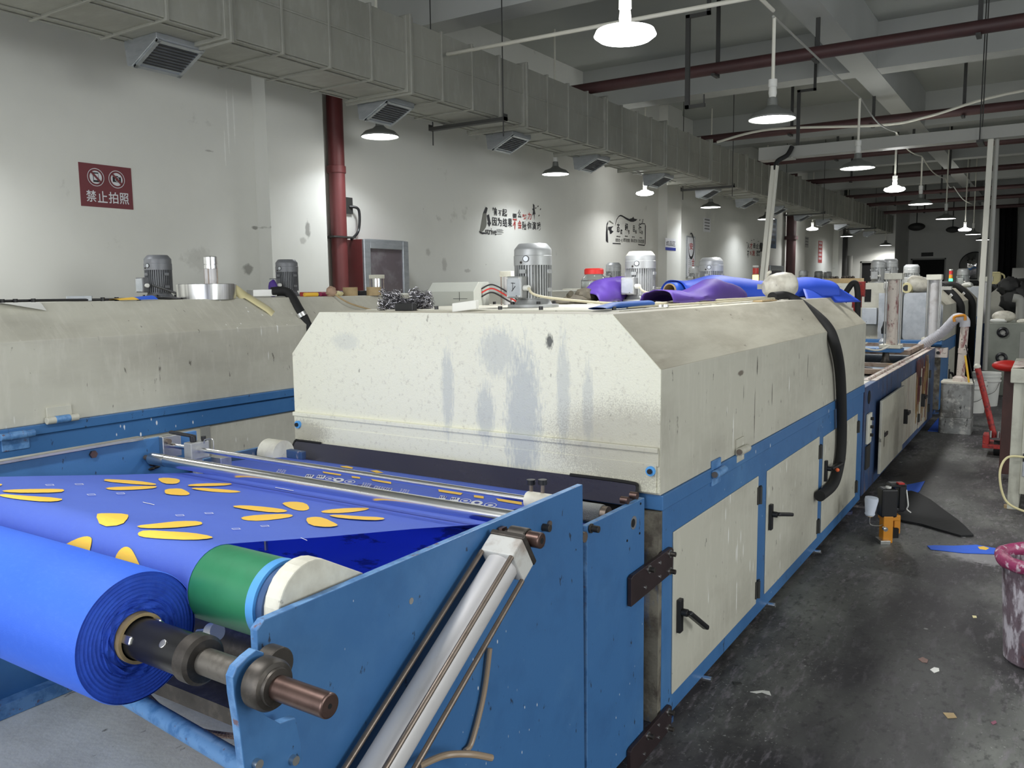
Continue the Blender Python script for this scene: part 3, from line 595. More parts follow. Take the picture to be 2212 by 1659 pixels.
dryer(11.12, 16.4, 'second grey drying machine with chamfered hood behind the screen printing table', [(12.0, 13.4, .73, .42, (.08, -.06)), (13.7, 15.2, .73, .42, (.08, -.06))])
dryer(19.6, 24.6, 'far drying machine with chamfered hood, mostly hidden behind the right pole', [(20.6, 22.0, .73, .42, (.08, -.06))])
for (Ya, Yb, lb) in ((12.7, 13.2, 'left'), (14.6, 15.1, 'right')):
    pts = [(-2.2, Ya, 1.545), (-1.5, Ya, 1.56), (-1.27, Ya+.03, 1.54), (-1.06, Ya+.05, 1.33), (-1.03, Ya+.1, 1.1), (-1.03, Ya+.12, .5), (-1.03, Ya+.15, .1)]
    h = MB().tube(pts, .05, 12).build('flexible_hose', m_rubber); tag(h, 'black hose strapped over the second drying machine, the %s one of its two' % lb, 'hose', 'hoses over the second drying machine')
    MB().tube([(-1.17, Ya+.04, 1.44), (-1.14, Ya+.045, 1.415)], .056, 12).build('hose_clamp', m_chrome, h)
for Ya, lb in ((20.6, 'left'), (22.6, 'right')):
    pts = [(-1.6, Ya, 1.56), (-1.27, Ya+.03, 1.54), (-1.06, Ya+.05, 1.33), (-1.03, Ya+.1, 1.1), (-1.03, Ya+.12, .5)]
    tag(MB().tube(pts, .06, 10).build('flexible_hose', m_rubber), 'black hose over the far drying machine beyond the right pole, the %s one' % lb, 'hose', 'hoses over the far drying machine')
# ============================================================ left neighbour machine
X2 = -3.9
t = thing('drying_machine', 'long cream hood machine with a blue band, standing along the left side', 'machine', (-4.8, 2, 0))
MB().prism(hood_profile(-5.6, X2, 1.0, 1.386, 1.555, .19), 1, -1.0, 9.6).build('hood', m_creamd, t, bevel=.004)
MB().box((-5.6, -1, .955), (X2+.018, 9.6, 1.0)).build('hood_lip', m_blue, t, bevel=.003)
MB().box((-5.6, -1, .862), (X2+.004, 9.6, .952)).build('blue_rail', m_blue, t, bevel=.003)
MB().box((-5.6, -.95, .05), (X2-.01, 9.6, .862)).build('base_panel', m_creamd, t, bevel=.003)
for y in (1.9, 2.9, 4.2, 5.6): MB().box((X2-.012, y-.03, .05), (X2-.004, y+.03, .862)).build('panel_seam', m_grey, t)
for (px, py, m_) in ((362, 908, m_creamd), (40, 945, m_blueE)):
    px = 135 if m_ is m_creamd else 38
    p = on(0, X2+.03, px, 905 if m_ is m_creamd else 940)
    g = MB().cyl((X2+.03, p.y-.075, p.z), (X2+.03, p.y+.075, p.z), .017, seg=14, mi=0)
    g.box((X2, p.y-.06, p.z), (X2+.01, p.y+.06, p.z+.06) if m_ is m_creamd else (X2+.01, p.y+.06, p.z-.07)).cyl((X2+.03, p.y-.035, p.z), (X2+.03, p.y+.035, p.z), .0185, seg=14, mi=1)
    g.build('hood_hinge', [m_, m_blueE], t, bevel=.003)
# bolts along the front edge of the left machine's top
for px in (5, 33, 72, 222, 252, 300): 
    p = on(0, X2-.30, px, 650); MB().cyl((X2-.30, p.y, 1.555), (X2-.30, p.y, 1.575), .011, seg=8).build('cover_bolt', m_black, t)
# ============================================================ rewinder in front
W = thing('rewinding_machine', 'blue plate framed rewinding machine holding the printed fabric roll', 'machine', (-1.9, 1.4, 0))
def plate(name, outline, xa, xb, m=m_blue):
    return MB().prism(outline, 0, xa, xb, 0, 1).build(name, [m, m_blueE], W, bevel=.002)
plate('side_plate', [(.883, .05), (2.045, .05), (2.036, 1.046), (.90, 1.050), (.884, 1.038)], -1.103, XRF)
plate('side_plate', [(.6, .12), (2.075, .12), (2.075, 1.046), (.6, 1.05)], -2.87, -2.85)
MB().box((-2.868, .6, 1.05), (-2.83, 1.83, 1.062)).build('edge_strip', m_steel, W, bevel=.002)
plate('bottom_beam', [(.6, .221), (2.0, .221), (2.0, .27), (.6, .27)], -2.85, -2.80, m_blueE)
for z in (.35, .62): MB().box((-2.85, 1.78, z), (-1.1, 1.84, z+.05)).build('cross_member', m_blued, W, bevel=.004)
MB().cyl((-2.85, 1.45, .36), (-1.1, 1.28, .36), .028).build('cross_tube', m_blueE, W)
MB().tube([(-2.45, 1.50, .33), (-2.1, 1.44, .31), (-1.7, 1.46, .36), (-1.3, 1.42, .33), (-1.1, 1.4, .35)], .009, 8).build('braided_hose', mat('braided_hose', srgb(190, 160, 140), .5, 0, [('n', srgb(110, 70, 60), (160, 160, 160), .45, .6, .8)]), W)
MB().box((-2.85, 1.42, .52), (-1.1, 1.46, .60)).build('cross_member', m_blued, W, bevel=.003)
MB().cyl((-2.84, 1.3, .72), (-1.11, 1.3, .72), .05).build('guide_roller', m_iron, W)
MB().cyl((-2.84, 1.56, .70), (-1.11, 1.56, .70), .045).build('guide_roller', m_iron, W)
for x in (-2.0,): MB().cyl((x, 1.68, .3), (x, 1.68, .9), .006, seg=8).build('thin_rod', m_steel, W)
MB().box((-1.9, 1.15, .62), (-1.12, 1.4, .66)).build('inner_shelf', m_iron, W)
kn = MB().cyl(on(1, 1.2, 428, 1367), on(1, 1.2, 455, 1365), .009, seg=12)
kn.cyl(on(1, 1.2, 455, 1365), on(1, 1.2, 470, 1364), .021, seg=20, mi=1).build('valve_knob', [m_steel, m_white], W)
# drum with covers
dc = (1.018, 1.028); DR = .0756
MB().cyl((-2.75, *dc), (-1.185, *dc), DR, seg=64).build('rubber_drum', m_green, W)
MB().cyl((-1.186, *dc), (-1.166, *dc), DR+.0006, seg=64).build('drum_band', m_lblue, W)
MB().cyl((-1.168, *dc), (-1.150, *dc), DR-.006, seg=48).build('drum_flange', m_blued, W)
P = []
cy, cz, R_ = 1.035, 1.028, .082
for i in range(0, 15): a = math.radians(245-i*12.5); P.append((cy+R_*math.cos(a), cz+R_*math.sin(a)))
P += [(1.17, 1.045), (1.215, 1.0), (1.20, .93)]
MB().prism(P, 0, -1.152, -1.112).build('drum_cover', m_whitem, W, bevel=.003)
# chrome rollers
def roller(name, y, z, r, x0, x1, m, endm=m_rod, er=None):
    o = MB().cyl((x0, y, z), (x1, y, z), r, seg=48).build(name, m, W, bevel=.002)
    MB().cyl((x0-.04, y, z), (x1+.03, y, z), er or r*.45, seg=16).build('roller_shaft', endm, o)
    return o
roller('chrome_roller', 1.845, .979, .0215, -2.81, -1.11, m_chrome)
MB().lathe((-2.815, 1.845, .979), (1, 0, 0), [(0, .018), (.004, .0225), (.09, .0225), (.094, .0218)], 40).build('roller_collar', m_steel, W)
roller('silver_roller', 2.05, .889, .035, -2.81, -1.115, m_chrome)
rod = MB().cyl((-2.84, 1.94, 1.012), (-1.17, 1.94, 1.008), .0098, seg=32).build('slide_rod', m_chrome, W)
MB().box((-2.85, 1.905, .965), (-2.825, 1.985, 1.05)).build('rod_bracket', m_steel, W, bevel=.003)
MB().cyl((-2.827, 1.925, 1.03), (-2.812, 1.925, 1.03), .010, seg=14).build('bracket_bolt', m_rod, W)
# clamp with lever on the rod, left
g = MB().box((-2.70, 1.905, .975), (-2.655, 1.985, 1.04)).box((-2.69, 1.93, .90), (-2.665, 1.96, .975))
c_ = g.build('rod_clamp', m_alu, W, bevel=.004)
MB().cyl((-2.675, 1.93, 1.04), (-2.675, 1.93, 1.066), .012, seg=14).bar((-2.675, 1.93, 1.062), (-2.77, 1.90, 1.075), .016, .011).build('clamp_lever', m_black, c_, bevel=.003)
MB().cyl((-2.66, 1.965, 1.04), (-2.66, 1.965, 1.058), .009, seg=12).build('clamp_knob', m_black, c_)
MB().tube([(-2.64, 1.95, 1.035), (-2.63, 1.95, 1.05), (-2.60, 1.96, 1.05), (-2.60, 1.96, 1.0)], .0025, 6).build('sensor_wire', m_steel, c_)
MB().box((-2.66, 1.99, .93), (-2.60, 2.04, .975)).build('sensor_block', m_steel, c_, bevel=.002)
# right collar with knurled knobs
p = on(0, -1.17, 1160, 1078)
c_ = MB().cyl((-1.21, 1.94, 1.008), (-1.125, 1.94, 1.008), .024, seg=28).build('rod_collar', m_whitem, W, bevel=.003)
for px in (1147, 1172):
    q = on(1, 1.945, px, 1042); MB().cyl((q.x, 1.945, 1.03), (q.x, 1.945, q.z-.004), .0055, seg=12, mi=1).cyl((q.x, 1.945, q.z-.006), (q.x, 1.945, q.z+.008), .0125, seg=20).build('knurled_knob', [m_black, m_rod], c_)
# bolts and dents on the plates
for (x, y, lb) in ((1180, 1140, 0), ):
    p = on(0, XRF+.01, x, y); MB().cyl((XRF, p.y, p.z), (XRF+.022, p.y, p.z), .010, seg=16).build('plate_bolt', m_iron, W, bevel=.001)
for (x, y) in ((888, 1298),):
    p = on(0, XRF, x, y); MB().cyl((XRF-.001, p.y, p.z), (XRF+.001, p.y, p.z), .007, seg=14).build('plate_hole', m_steel, W)
for (x, y) in ((200, 981), (330, 992)):
    p = on(0, -2.85, x, y); MB().cyl((-2.851, p.y, p.z), (-2.84, p.y, p.z), .014, seg=6 if x == 200 else 16).build('plate_bolt', m_shaft, W)
p = on(0, -2.848, 330, 1000); g = MB()
for i in range(9):
    a = i*.7; g.ball((-2.846, p.y+.03*math.cos(a)*random.random(), p.z+.03*math.sin(a)*random.random()), .012, seg=8, rings=5, sc=(.4, 1.3, .5))
g.build('grease_smear', m_black, W)
# pneumatic cylinder
s0 = Vector((-1.028, 1.5355, .9665)); dv = Vector((0, -.843, -.538)); nv = Vector((0, -.538, .843))  # along the tube, across
e = Vector((1, 0, 0))
cyl = MB().obox(s0+dv*(-.026), e*.0445, dv*.026, nv*.0445).build('cylinder_head', mat('worn_white_head', srgb(206, 206, 202), .5, 0, [('n', srgb(150, 132, 120), (14, 14, 14), .5, .7, .7), ('n', srgb(40, 36, 36), (30, 30, 30), .66, .7, .9), ('v', srgb(210, 180, 90), (16, 16, 16), .1, .06, .9)]), W, bevel=.004)
MB().cyl(s0, s0+dv*.78, .0385, seg=48).build('cylinder_tube', m_alum, cyl)
MB().obox(s0+dv*(-.058), e*.046, dv*.007, nv*.046).build('cylinder_cap', m_iron, cyl, bevel=.003)
for a, b in ((-1, 1), (1, 1), (1, -1), (-1, -1)):
    q = s0+e*.0405*a+nv*.0405*b; MB().cyl(q, q+dv*.78, .0062, seg=14).build('tie_rod', m_rod, cyl)
MB().obox(s0+dv*.80, e*.0445, dv*.03, nv*.0445).build('cylinder_foot', m_alum, cyl, bevel=.004)
q = s0+dv*(-.09); g = MB().obox(q+dv*.012, e*.02, dv*.022, nv*.018).cyl(q-e*.024, q+e*.024, .024, seg=24)
g.build('clevis', m_iron, cyl, bevel=.002)
MB().cyl((XRF, q.y, q.z), (q.x-.026, q.y, q.z), .010, seg=16).build('pin_stub', m_iron, cyl)
MB().cyl((-1.083, q.y, q.z), (-1.07, q.y, q.z), .019, seg=6).build('pin_nut', m_shaft, cyl)
MB().cyl(q+e*.024, q+e*.062, .019, seg=28).build('pivot_pin', m_shaft, cyl, bevel=.003)
MB().cyl(q+e*.0615, q+e*.0625, .007, seg=16).build('pin_centre', m_dark, cyl)
# plastic air hose
a = [on(0, -1.075, *p_) for p_ in ((1058, 1400), (1045, 1500), (1020, 1600), (1005, 1622))]
MB().tube(a, .0065, 10).build('air_hose', mat('tan_air_hose', srgb(158, 138, 116), .35), W)
a = [on(0, x_, *p_) for x_, p_ in ((-1.04, (905, 1655)), (-1.03, (960, 1632)), (-1.0, (1015, 1629)), (-.98, (1062, 1637)))]
MB().tube(a, .0075, 10).build('air_hose', mat('tan_air_hose', srgb(158, 138, 116), .35), W)
# arm that carries the winding shaft
def arm(xa, xb):
    pts = [(566, 1408), (548, 1402), (528, 1418), (506, 1440), (497, 1462), (500, 1500), (510, 1560), (522, 1659), (534, 1740), (666, 1740), (652, 1659), (645, 1600), (634, 1548), (600, 1560), (570, 1545), (556, 1520), (546, 1490), (550, 1455), (562, 1432)]
    P = [(on(0, -1.04, *q).y, on(0, -1.04, *q).z) for q in pts]
    o = MB().prism(P, 0, xa, xb, 0, 1).build('shaft_arm', [m_blue, m_blueE], W, bevel=.002)
    return o
o = arm(-1.052, -1.034)
for q_ in ((552, 1648), (631, 1640)):
    p = on(0, -1.034, *q_); MB().cyl((-1.034, p.y, p.z), (-1.024, p.y, p.z), .008, seg=16).build('arm_bolt', m_steel, o)
arm(-2.80, -2.78)
# ============================================================ infeed frame (second plate)
F = thing('infeed_frame', 'narrow blue side plate with a round hole, standing between winder and drying machine', 'frame', (XRF, 2.26, 0))
MB().prism([(2.062, .08), (2.468, .08), (2.466, .912), (2.064, .918)], 0, -1.105, XRF-.001, 0, 1).build('side_plate', [m_blue, m_blueE], F, bevel=.002)
MB().box((-1.125, 2.062, .08), (-1.105, 2.075, .9)).build('rear_flange', m_blued, F)
MB().prism([(2.10, .3), (2.49, .3), (2.49, .925), (2.10, .925)], 0, -2.87, -2.85, 0, 1).build('side_plate', [m_blued, m_blueE], F, bevel=.002)
p = on(0, XRF, 1369, 1129); MB().cyl((XRF-.004, p.y, p.z), (XRF+.0006, p.y, p.z), .0215, seg=28).build('round_hole', m_zinc, F)
MB().cyl((XRF-.004, p.y-.006, p.z), (XRF+.0012, p.y-.006, p.z), .014, seg=28).build('round_hole', m_dark, F)
for q_ in ((1384, 1088), (1382, 1152), (1355, 1168)):
    p = on(0, XRF, *q_); MB().cyl((XRF-.002, p.y, p.z), (XRF+.0008, p.y, p.z), .004, seg=10).build('screw_hole', m_dark, F)
p = on(0, XRF+.01, 1282, 1142); MB().cyl((XRF, p.y, p.z), (XRF+.006, p.y, p.z), .014, seg=18).cyl((XRF+.006, p.y, p.z), (XRF+.028, p.y, p.z), .010, seg=16).build('plate_bolt', m_iron, F, bevel=.001)
MB().cyl((-2.82, 2.40, .856), (-1.205, 2.40, .856), .032, seg=48).build('knurled_roller', m_knurl, F, bevel=.002)
MB().cyl((-1.205, 2.40, .856), (-1.105, 2.40, .856), .014, seg=16).cyl((-1.205, 2.40, .856), (-1.185, 2.40, .856), .028, seg=24).build('roller_bearing', m_rod, F)
for y in (2.36, 2.43): MB().cyl((-1.12, y, .925), (-1.095, y, .925), .012, seg=12).build('rusty_nut', m_shaft, F)
p = on(1, 2.42, 548, 972); MB().lathe((-2.84, 2.42, .90), (1, 0, 0), [(0, .001), (0, .06), (.10, .06), (.10, .001)], 32).build('white_pulley', m_whitem, F)
MB().bar((-2.83, 2.44, .905), (-2.66, 2.46, .895), .03, .035).build('pulley_bracket', m_blued, F, bevel=.003)
# ============================================================ fabric
rc = (.837, .984); RR = .119
nrm = math.radians(78.5); prof = []
for i in range(13):
    a = math.radians(193.7)+(nrm-math.radians(193.7))*i/12; prof.append((dc[0]+(DR+.0012)*math.cos(a), dc[1]+(DR+.0012)*math.sin(a)))
prof += [(1.3, 1.0482), (1.6, .9872), (1.85, .9362), (1.975, .911), (2.02, .926), (2.05, .9295), (2.08, .927), (2.37, .893), (2.41, .889), (2.60, .842)]
def xl(y): return -2.5-.20*(y-1.0)/.94 if y > 1 else -2.5
XF = -1.348
g = MB(); g.open = True
vs = []; fs = []; NX = 24
for (y, z) in prof:
    for i in range(NX+1):
        x = xl(y)+(XF-xl(y))*i/NX; vs.append((x, y, z+.0015*math.sin(i*.9+y*7)*(1 if 1.15 < y < 1.8 else 0)))
for j in range(len(prof)-1):
    for i in range(NX): fs.append((j*(NX+1)+i, j*(NX+1)+i+1, (j+1)*(NX+1)+i+1, (j+1)*(NX+1)+i))
g.add(vs, fs, 0, True)
def hit(px, py, off=.0025):
    """where the sight line of a measured pixel meets the fabric web"""
    d = fw + RT*((px-1106)/FPX) - UP*((py-829.5)/FPX); best = None
    for (y0, z0), (y1, z1) in zip(prof, prof[1:]):
        # ray: y = d.y t, z = H + d.z t
        A = d.y*(z1-z0)-d.z*(y1-y0)
        if abs(A) < 1e-9: continue
        t_ = (-(CAMH-z0)*(y1-y0)*-1 - y0*(z1-z0)*-1)/A if False else (y0*(z1-z0)-(z0-CAMH)*(y1-y0))/A
        yy = d.y*t_; zz = CAMH+d.z*t_
        s_ = ((yy-y0)*(y1-y0)+(zz-z0)*(z1-z0))/((y1-y0)**2+(z1-z0)**2)
        if -1e-4 <= s_ <= 1.0001 and t_ > 0 and (best is None or t_ < best[0]):
            n = Vector((0, -(z1-z0), (y1-y0))).normalized()
            best = (t_, Vector((d.x*t_, yy, zz))+n*off)
    return best[1] if best else None
def printed(poly, mi, off=.0025, div=1):
    n = len(poly); c = (sum(p[0] for p in poly)/n, sum(p[1] for p in poly)/n)
    P = []
    for i in range(n):
        a, b = poly[i], poly[(i+1) % n]
        P.append(a); P.append(((a[0]+b[0])/2, (a[1]+b[1])/2))
    ring = [hit(*p, off) for p in P]; mid = [hit((p[0]+c[0])/2, (p[1]+c[1])/2, off) for p in P]; cc = hit(*c, off)
    if any(r is None for r in ring) or cc is None: return
    n = len(P); vs = ring+mid+[cc]
    g.add(vs, [(i, (i+1) % n, n+(i+1) % n, n+i) for i in range(n)]+[(n+i, n+(i+1) % n, 2*n) for i in range(n)], mi)
def zc(pts, s=1/2.9105, ox=0, oy=900): return [(ox+x*s, oy+y*s) for x, y in pts]
def smoothp(P, it=2):
    for _ in range(it):
        Q = []
        for i in range(len(P)):
            a, b = P[i], P[(i+1) % len(P)]
            Q += [(a[0]*.75+b[0]*.25, a[1]*.75+b[1]*.25), (a[0]*.25+b[0]*.75, a[1]*.25+b[1]*.75)]
        P = Q
    return P
petals = [
 [(660, 400), (700, 400), (860, 408), (970, 424), (975, 432), (930, 433), (800, 425), (665, 412)],
 [(665, 452), (760, 446), (960, 441), (985, 447), (940, 458), (780, 466), (690, 464)],
 [(988, 395), (1040, 389), (1125, 397), (1128, 415), (1100, 426), (1030, 424)],
 [(1182, 433), (1260, 425), (1440, 422), (1455, 430), (1400, 438), (1200, 442)],
 [(1198, 457), (1250, 452), (1400, 462), (1505, 472), (1500, 480), (1420, 482), (1290, 472)],
 [(1042, 462), (1130, 457), (1165, 470), (1195, 490), (1160, 499), (1050, 492), (1036, 478)],
 [(0, 505), (20, 494), (120, 502), (380, 518), (378, 532), (290, 540), (120, 525)],
 [(18, 470), (120, 463), (380, 460), (398, 470), (370, 481), (160, 484), (40, 480)],
 [(-60, 432), (0, 428), (14, 432), (0, 441), (-60, 445)],
 [(605, 622), (650, 616), (800, 620), (802, 640), (765, 684), (640, 692)],
 [(864, 692), (980, 680), (1130, 664), (1250, 666), (1268, 682), (1220, 692), (1060, 706), (900, 706)],
 [(876, 738), (920, 722), (1050, 730), (1200, 738), (1320, 758), (1324, 770), (1200, 780), (1000, 770), (890, 760)],
 [(1452, 570), (1540, 564), (1690, 576), (1790, 590), (1800, 602), (1720, 607), (1560, 590)],
 [(1516, 638), (1620, 624), (1800, 618), (1842, 628), (1800, 642), (1640, 660), (1540, 656)],
 [(1772, 548), (1850, 541), (1920, 550), (1945, 580), (1920, 594), (1860, 592), (1800, 568)],
 [(2020, 598), (2120, 584), (2290, 578), (2320, 584), (2280, 596), (2160, 610), (2040, 610)],
 [(1922, 648), (1970, 638), (2030, 642), (2115, 680), (2118, 690), (2060, 698), (1950, 688)],
 [(2066, 628), (2120, 622), (2250, 632), (2400, 638), (2412, 650), (2340, 656), (2150, 644)],
 [(413, 808), (480, 775), (545, 757), (578, 765), (580, 790), (565, 853), (500, 830)],
 [(728, 905), (745, 860), (780, 828), (812, 826), (840, 850), (892, 950), (800, 925)],
]
def grow(P, k_=1.05):
    cx = sum(p[0] for p in P)/len(P); cy = sum(p[1] for p in P)/len(P); return [(cx+(x-cx)*k_, cy+(y-cy)*(k_+.06)) for x, y in P]
for P in petals: printed(smoothp(zc(grow(P)), 1), 1)
for P in ((312, 435), (497, 430), (573, 496), (757, 488), (1130, 627), (1313, 613), (1483, 712), (1664, 694), (1060-200, 300)):
    if P[1] < 400: continue
    cx, cy = P; w_, h_ = 30, 5
    o4 = [(cx-w_, cy-h_*.6), (cx+w_*.7, cy-h_), (cx+w_, cy+h_*.6), (cx-w_*.6, cy+h_)]; i4 = [((x-cx)*.86+cx, (y-cy)*.66+cy) for x, y in o4]
    a4 = [hit(*q) for q in zc(o4)]; b4 = [hit(*q) for q in zc(i4)]
    if all(a4) and all(b4): g.add(a4+b4, [(i, (i+1) % 4, 4+(i+1) % 4, 4+i) for i in range(4)], 2)
for (x0, y0, x1, y1) in ((897, 543, 970, 560), (1890, 768, 1930, 785), (1730, 449, 1845, 470)):
    printed(zc([(x0, y0-1.5), (x1, y1-1.5), (x1, y1+2), (x0, y0+2)]), 2)
# far print: bars, captions, icons  (crop origin 600,980 scale .2486)
def z2(P): return [(600+x*.24864, 980+y*.24864) for x, y in P]
for P in ([(390, 158), (552, 182), (545, 196), (395, 172)], [(640, 198), (716, 205), (714, 222), (645, 214)], [(808, 224), (985, 250), (985, 268), (825, 240)],
          [(1392, 313), (1608, 345), (1590, 364), (1400, 335)], [(1703, 364), (1790, 374), (1788, 396), (1705, 384)], [(1895, 392), (2120, 425), (2120, 450), (1915, 415)],
          [(540, 112), (600, 110), (655, 124), (645, 136), (560, 122)], [(800, 152), (860, 148), (920, 170), (860, 172)]): printed(z2(P), 1, .002)
for (x0, y0, x1, y1) in ((232, 182, 318, 216), (330, 188, 420, 224), (1392, 368, 1470, 408), (1490, 382, 1586, 420)):
    printed(z2([(x0+22, y0), (x1, y0+8), (x1-22, y1), (x0, y1-8)]), 2, .002)
    for k_ in range(3): printed(z2([(x0+20+k_*20, y0+8), (x0+32+k_*20, y0+9), (x0+24+k_*20, y0+24), (x0+12+k_*20, y0+23)]), 3, .0028)
def ell(cx, cy, rx, ry, n=14): return [(cx+rx*math.cos(2*math.pi*i/n), cy+ry*math.sin(2*math.pi*i/n)) for i in range(n)]
for (cx, cy, rx, ry, full) in ((528, 233, 48, 17, 1), (1730, 432, 52, 20, 1), (452, 222, 42, 15, 0), (626, 250, 48, 16, 0), (1632, 416, 50, 18, 0), (1848, 453, 56, 20, 0)):
    if full: printed(z2(ell(cx, cy, rx, ry)), 2, .002); printed(z2(ell(cx, cy, rx*.45, ry*.4)), 3, .0028)
    else:
        a4 = [hit(*q) for q in z2(ell(cx, cy, rx, ry))]; b4 = [hit(*q) for q in z2(ell(cx, cy, rx*.85, ry*.82))]; n = len(a4)
        if all(a4) and all(b4): g.add(a4+b4, [(i, (i+1) % n, n+(i+1) % n, n+i) for i in range(n)], 2)
        printed(z2(ell(cx, cy, rx*.45, ry*.35)), 2, .0022)
for (cx, cy) in ((40, 152), (780, 270), (880, 298), (960, 310), (1110, 325)):
    for r_ in range(4):
        for k_ in range(4):
            x = cx-40+k_*20+r_*-6+(random.random()*6); y = cy-14+r_*8+k_*3
            printed(z2([(x+2, y), (x+14, y+2), (x+13, y+5), (x, y+3.5)]), 2, .002)
for (cx, cy) in ((770, 285), (925, 310)): printed(z2([(cx-70, cy-18), (cx+70, cy-4), (cx+50, cy+18), (cx-90, cy+4)]), 3, .0016)
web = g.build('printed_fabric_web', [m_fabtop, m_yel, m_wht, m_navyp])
tag(web, 'wide royal blue fabric web with yellow petal prints stretched over the rewinding machine', 'fabric')
# hanging fabric under the web
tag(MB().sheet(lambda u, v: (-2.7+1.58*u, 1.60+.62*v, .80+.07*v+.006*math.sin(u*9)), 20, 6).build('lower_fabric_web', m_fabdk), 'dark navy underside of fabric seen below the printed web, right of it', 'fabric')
# the wound roll
R = thing('fabric_roll', 'big blue fabric roll being wound at the lower left', 'fabric roll', (-1.95, rc[0], rc[1]))
xr = XF; g = MB(); g.open = True
g.lathe((-2.66, rc[0], rc[1]), (1, 0, 0), [(0, RR), (.3, RR+.001), (.7, RR), (1.0, RR+.0008), (1.312-.004, RR), (1.312, RR-.002)], 96)
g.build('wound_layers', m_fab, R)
g = MB(); g.open = True
NA, NR = 120, 44; vs = []
for j in range(NR+1):
    f = j/NR; r = .0455+(RR-.002-.0455)*f
    for i in range(NA):
        a = 2*math.pi*i/NA
        inner = max(0, 1-f*1.9)
        edge_ = min(1, f*9); wob = edge_*inner*(.003*math.sin(a*6+f*30)+.002*math.sin(a*3+1))
        ridge = .0016*math.sin(r*900+a)+.004*(1 if 0 < math.sin(f*22+a*.5) < .3 and f < .45 else 0)
        x = xr+ridge*(.6+.4*inner)+.003*edge_*inner*math.sin(a*11+f*20)-.003+.003*math.sin(f*3.14)
        rr_ = r+wob
        vs.append((x, rc[0]+rr_*math.cos(a), rc[1]+rr_*math.sin(a)))
g.add(vs, [(j*NA+i, j*NA+(i+1) % NA, (j+1)*NA+(i+1) % NA, (j+1)*NA+i) for j in range(NR) for i in range(NA)], 0, True)
g.build('roll_end', m_rollend, R)
g = MB(); g.lathe((-2.66, rc[0], rc[1]), (1, 0, 0), [(0, .0395), (1.322, .0395), (1.322, .0455), (0, .0455)], 48); g.build('cardboard_core', m_card, R)
# winding shaft resting in the arms
T = thing('winding_shaft', 'black and grey steel winding shaft through the roll core with bearing and brown end', 'shaft', (-1.1, rc[0], rc[1]))
O = Vector((0, rc[0], rc[1]))
def X_(x): return O+Vector((x, 0, 0))
g = MB().cyl(X_(-2.7), X_(-1.19), .0365, seg=48); g.build('expanding_sleeve', mat('black_satin_sleeve', srgb(40, 40, 40), .3, .3), T, bevel=.002)
for a in (160, 280, 40):
    a = math.radians(a); n = Vector((0, math.cos(a), math.sin(a))); u_ = Vector((0, -math.sin(a), math.cos(a)))
    MB().obox(X_(-1.36)+n*.0365, (.045, 0, 0), u_*.008, n*.003).build('gripping_key', m_steel, T, bevel=.003)
a = math.radians(150); n = Vector((0, math.cos(a), math.sin(a)))
n = Vector((.0, -.75, .66)).normalized()
MB().cyl(X_(-1.235)+n*.034, X_(-1.235)+n*.038, .0075, seg=18).build('sleeve_screw', m_steel, T, bevel=.001)
MB().lathe(X_(-1.195), (1, 0, 0), [(0, .036), (.002, .042), (.028, .042), (.034, .036), (.036, .001)], 44).build('end_collar', m_iron, T)
MB().cyl(X_(-1.17), X_(-1.02), .0225, seg=32).build('neck', mat('grey_worn_steel', srgb(112, 108, 102), .5, .6, [('n', srgb(70, 66, 60), (40, 40, 40), .45, .7, .7)]), T)
MB().lathe(X_(-1.028), (1, 0, 0), [(0, .001), (0, .036), (.006, .041), (.030, .041), (.036, .037), (.038, .030), (.044, .029), (.046, .001)], 44).build('bearing', m_iron, T)
MB().cyl((-1.06, rc[0]+.045, rc[1]+.006), (-1.03, rc[0]+.045, rc[1]+.006), .03, seg=30).build('rear_bearing', m_iron, T, bevel=.002)
MB().cyl(X_(-.99), X_(-.872), .0195, seg=36).build('shaft_end', m_shaft, T, bevel=.003)
MB().cyl(X_(-.872), X_(-.8715), .004, seg=12).build('centre_hole', m_dark, T)
# pale stained board beneath
tag(MB().box((-2.84, .15, .0), (-1.2, 1.70, .22)).build('low_platform', mat('pale_stained_board', srgb(226, 226, 218), .6, 0, [('n', srgb(186, 184, 174), (5, 5, 5), .45, .7, .6), ('n', srgb(90, 86, 78), (30, 12, 8), .66, .71, .7)], bump=.1)), 'low pale stained platform on the floor under the fabric roll', 'platform')
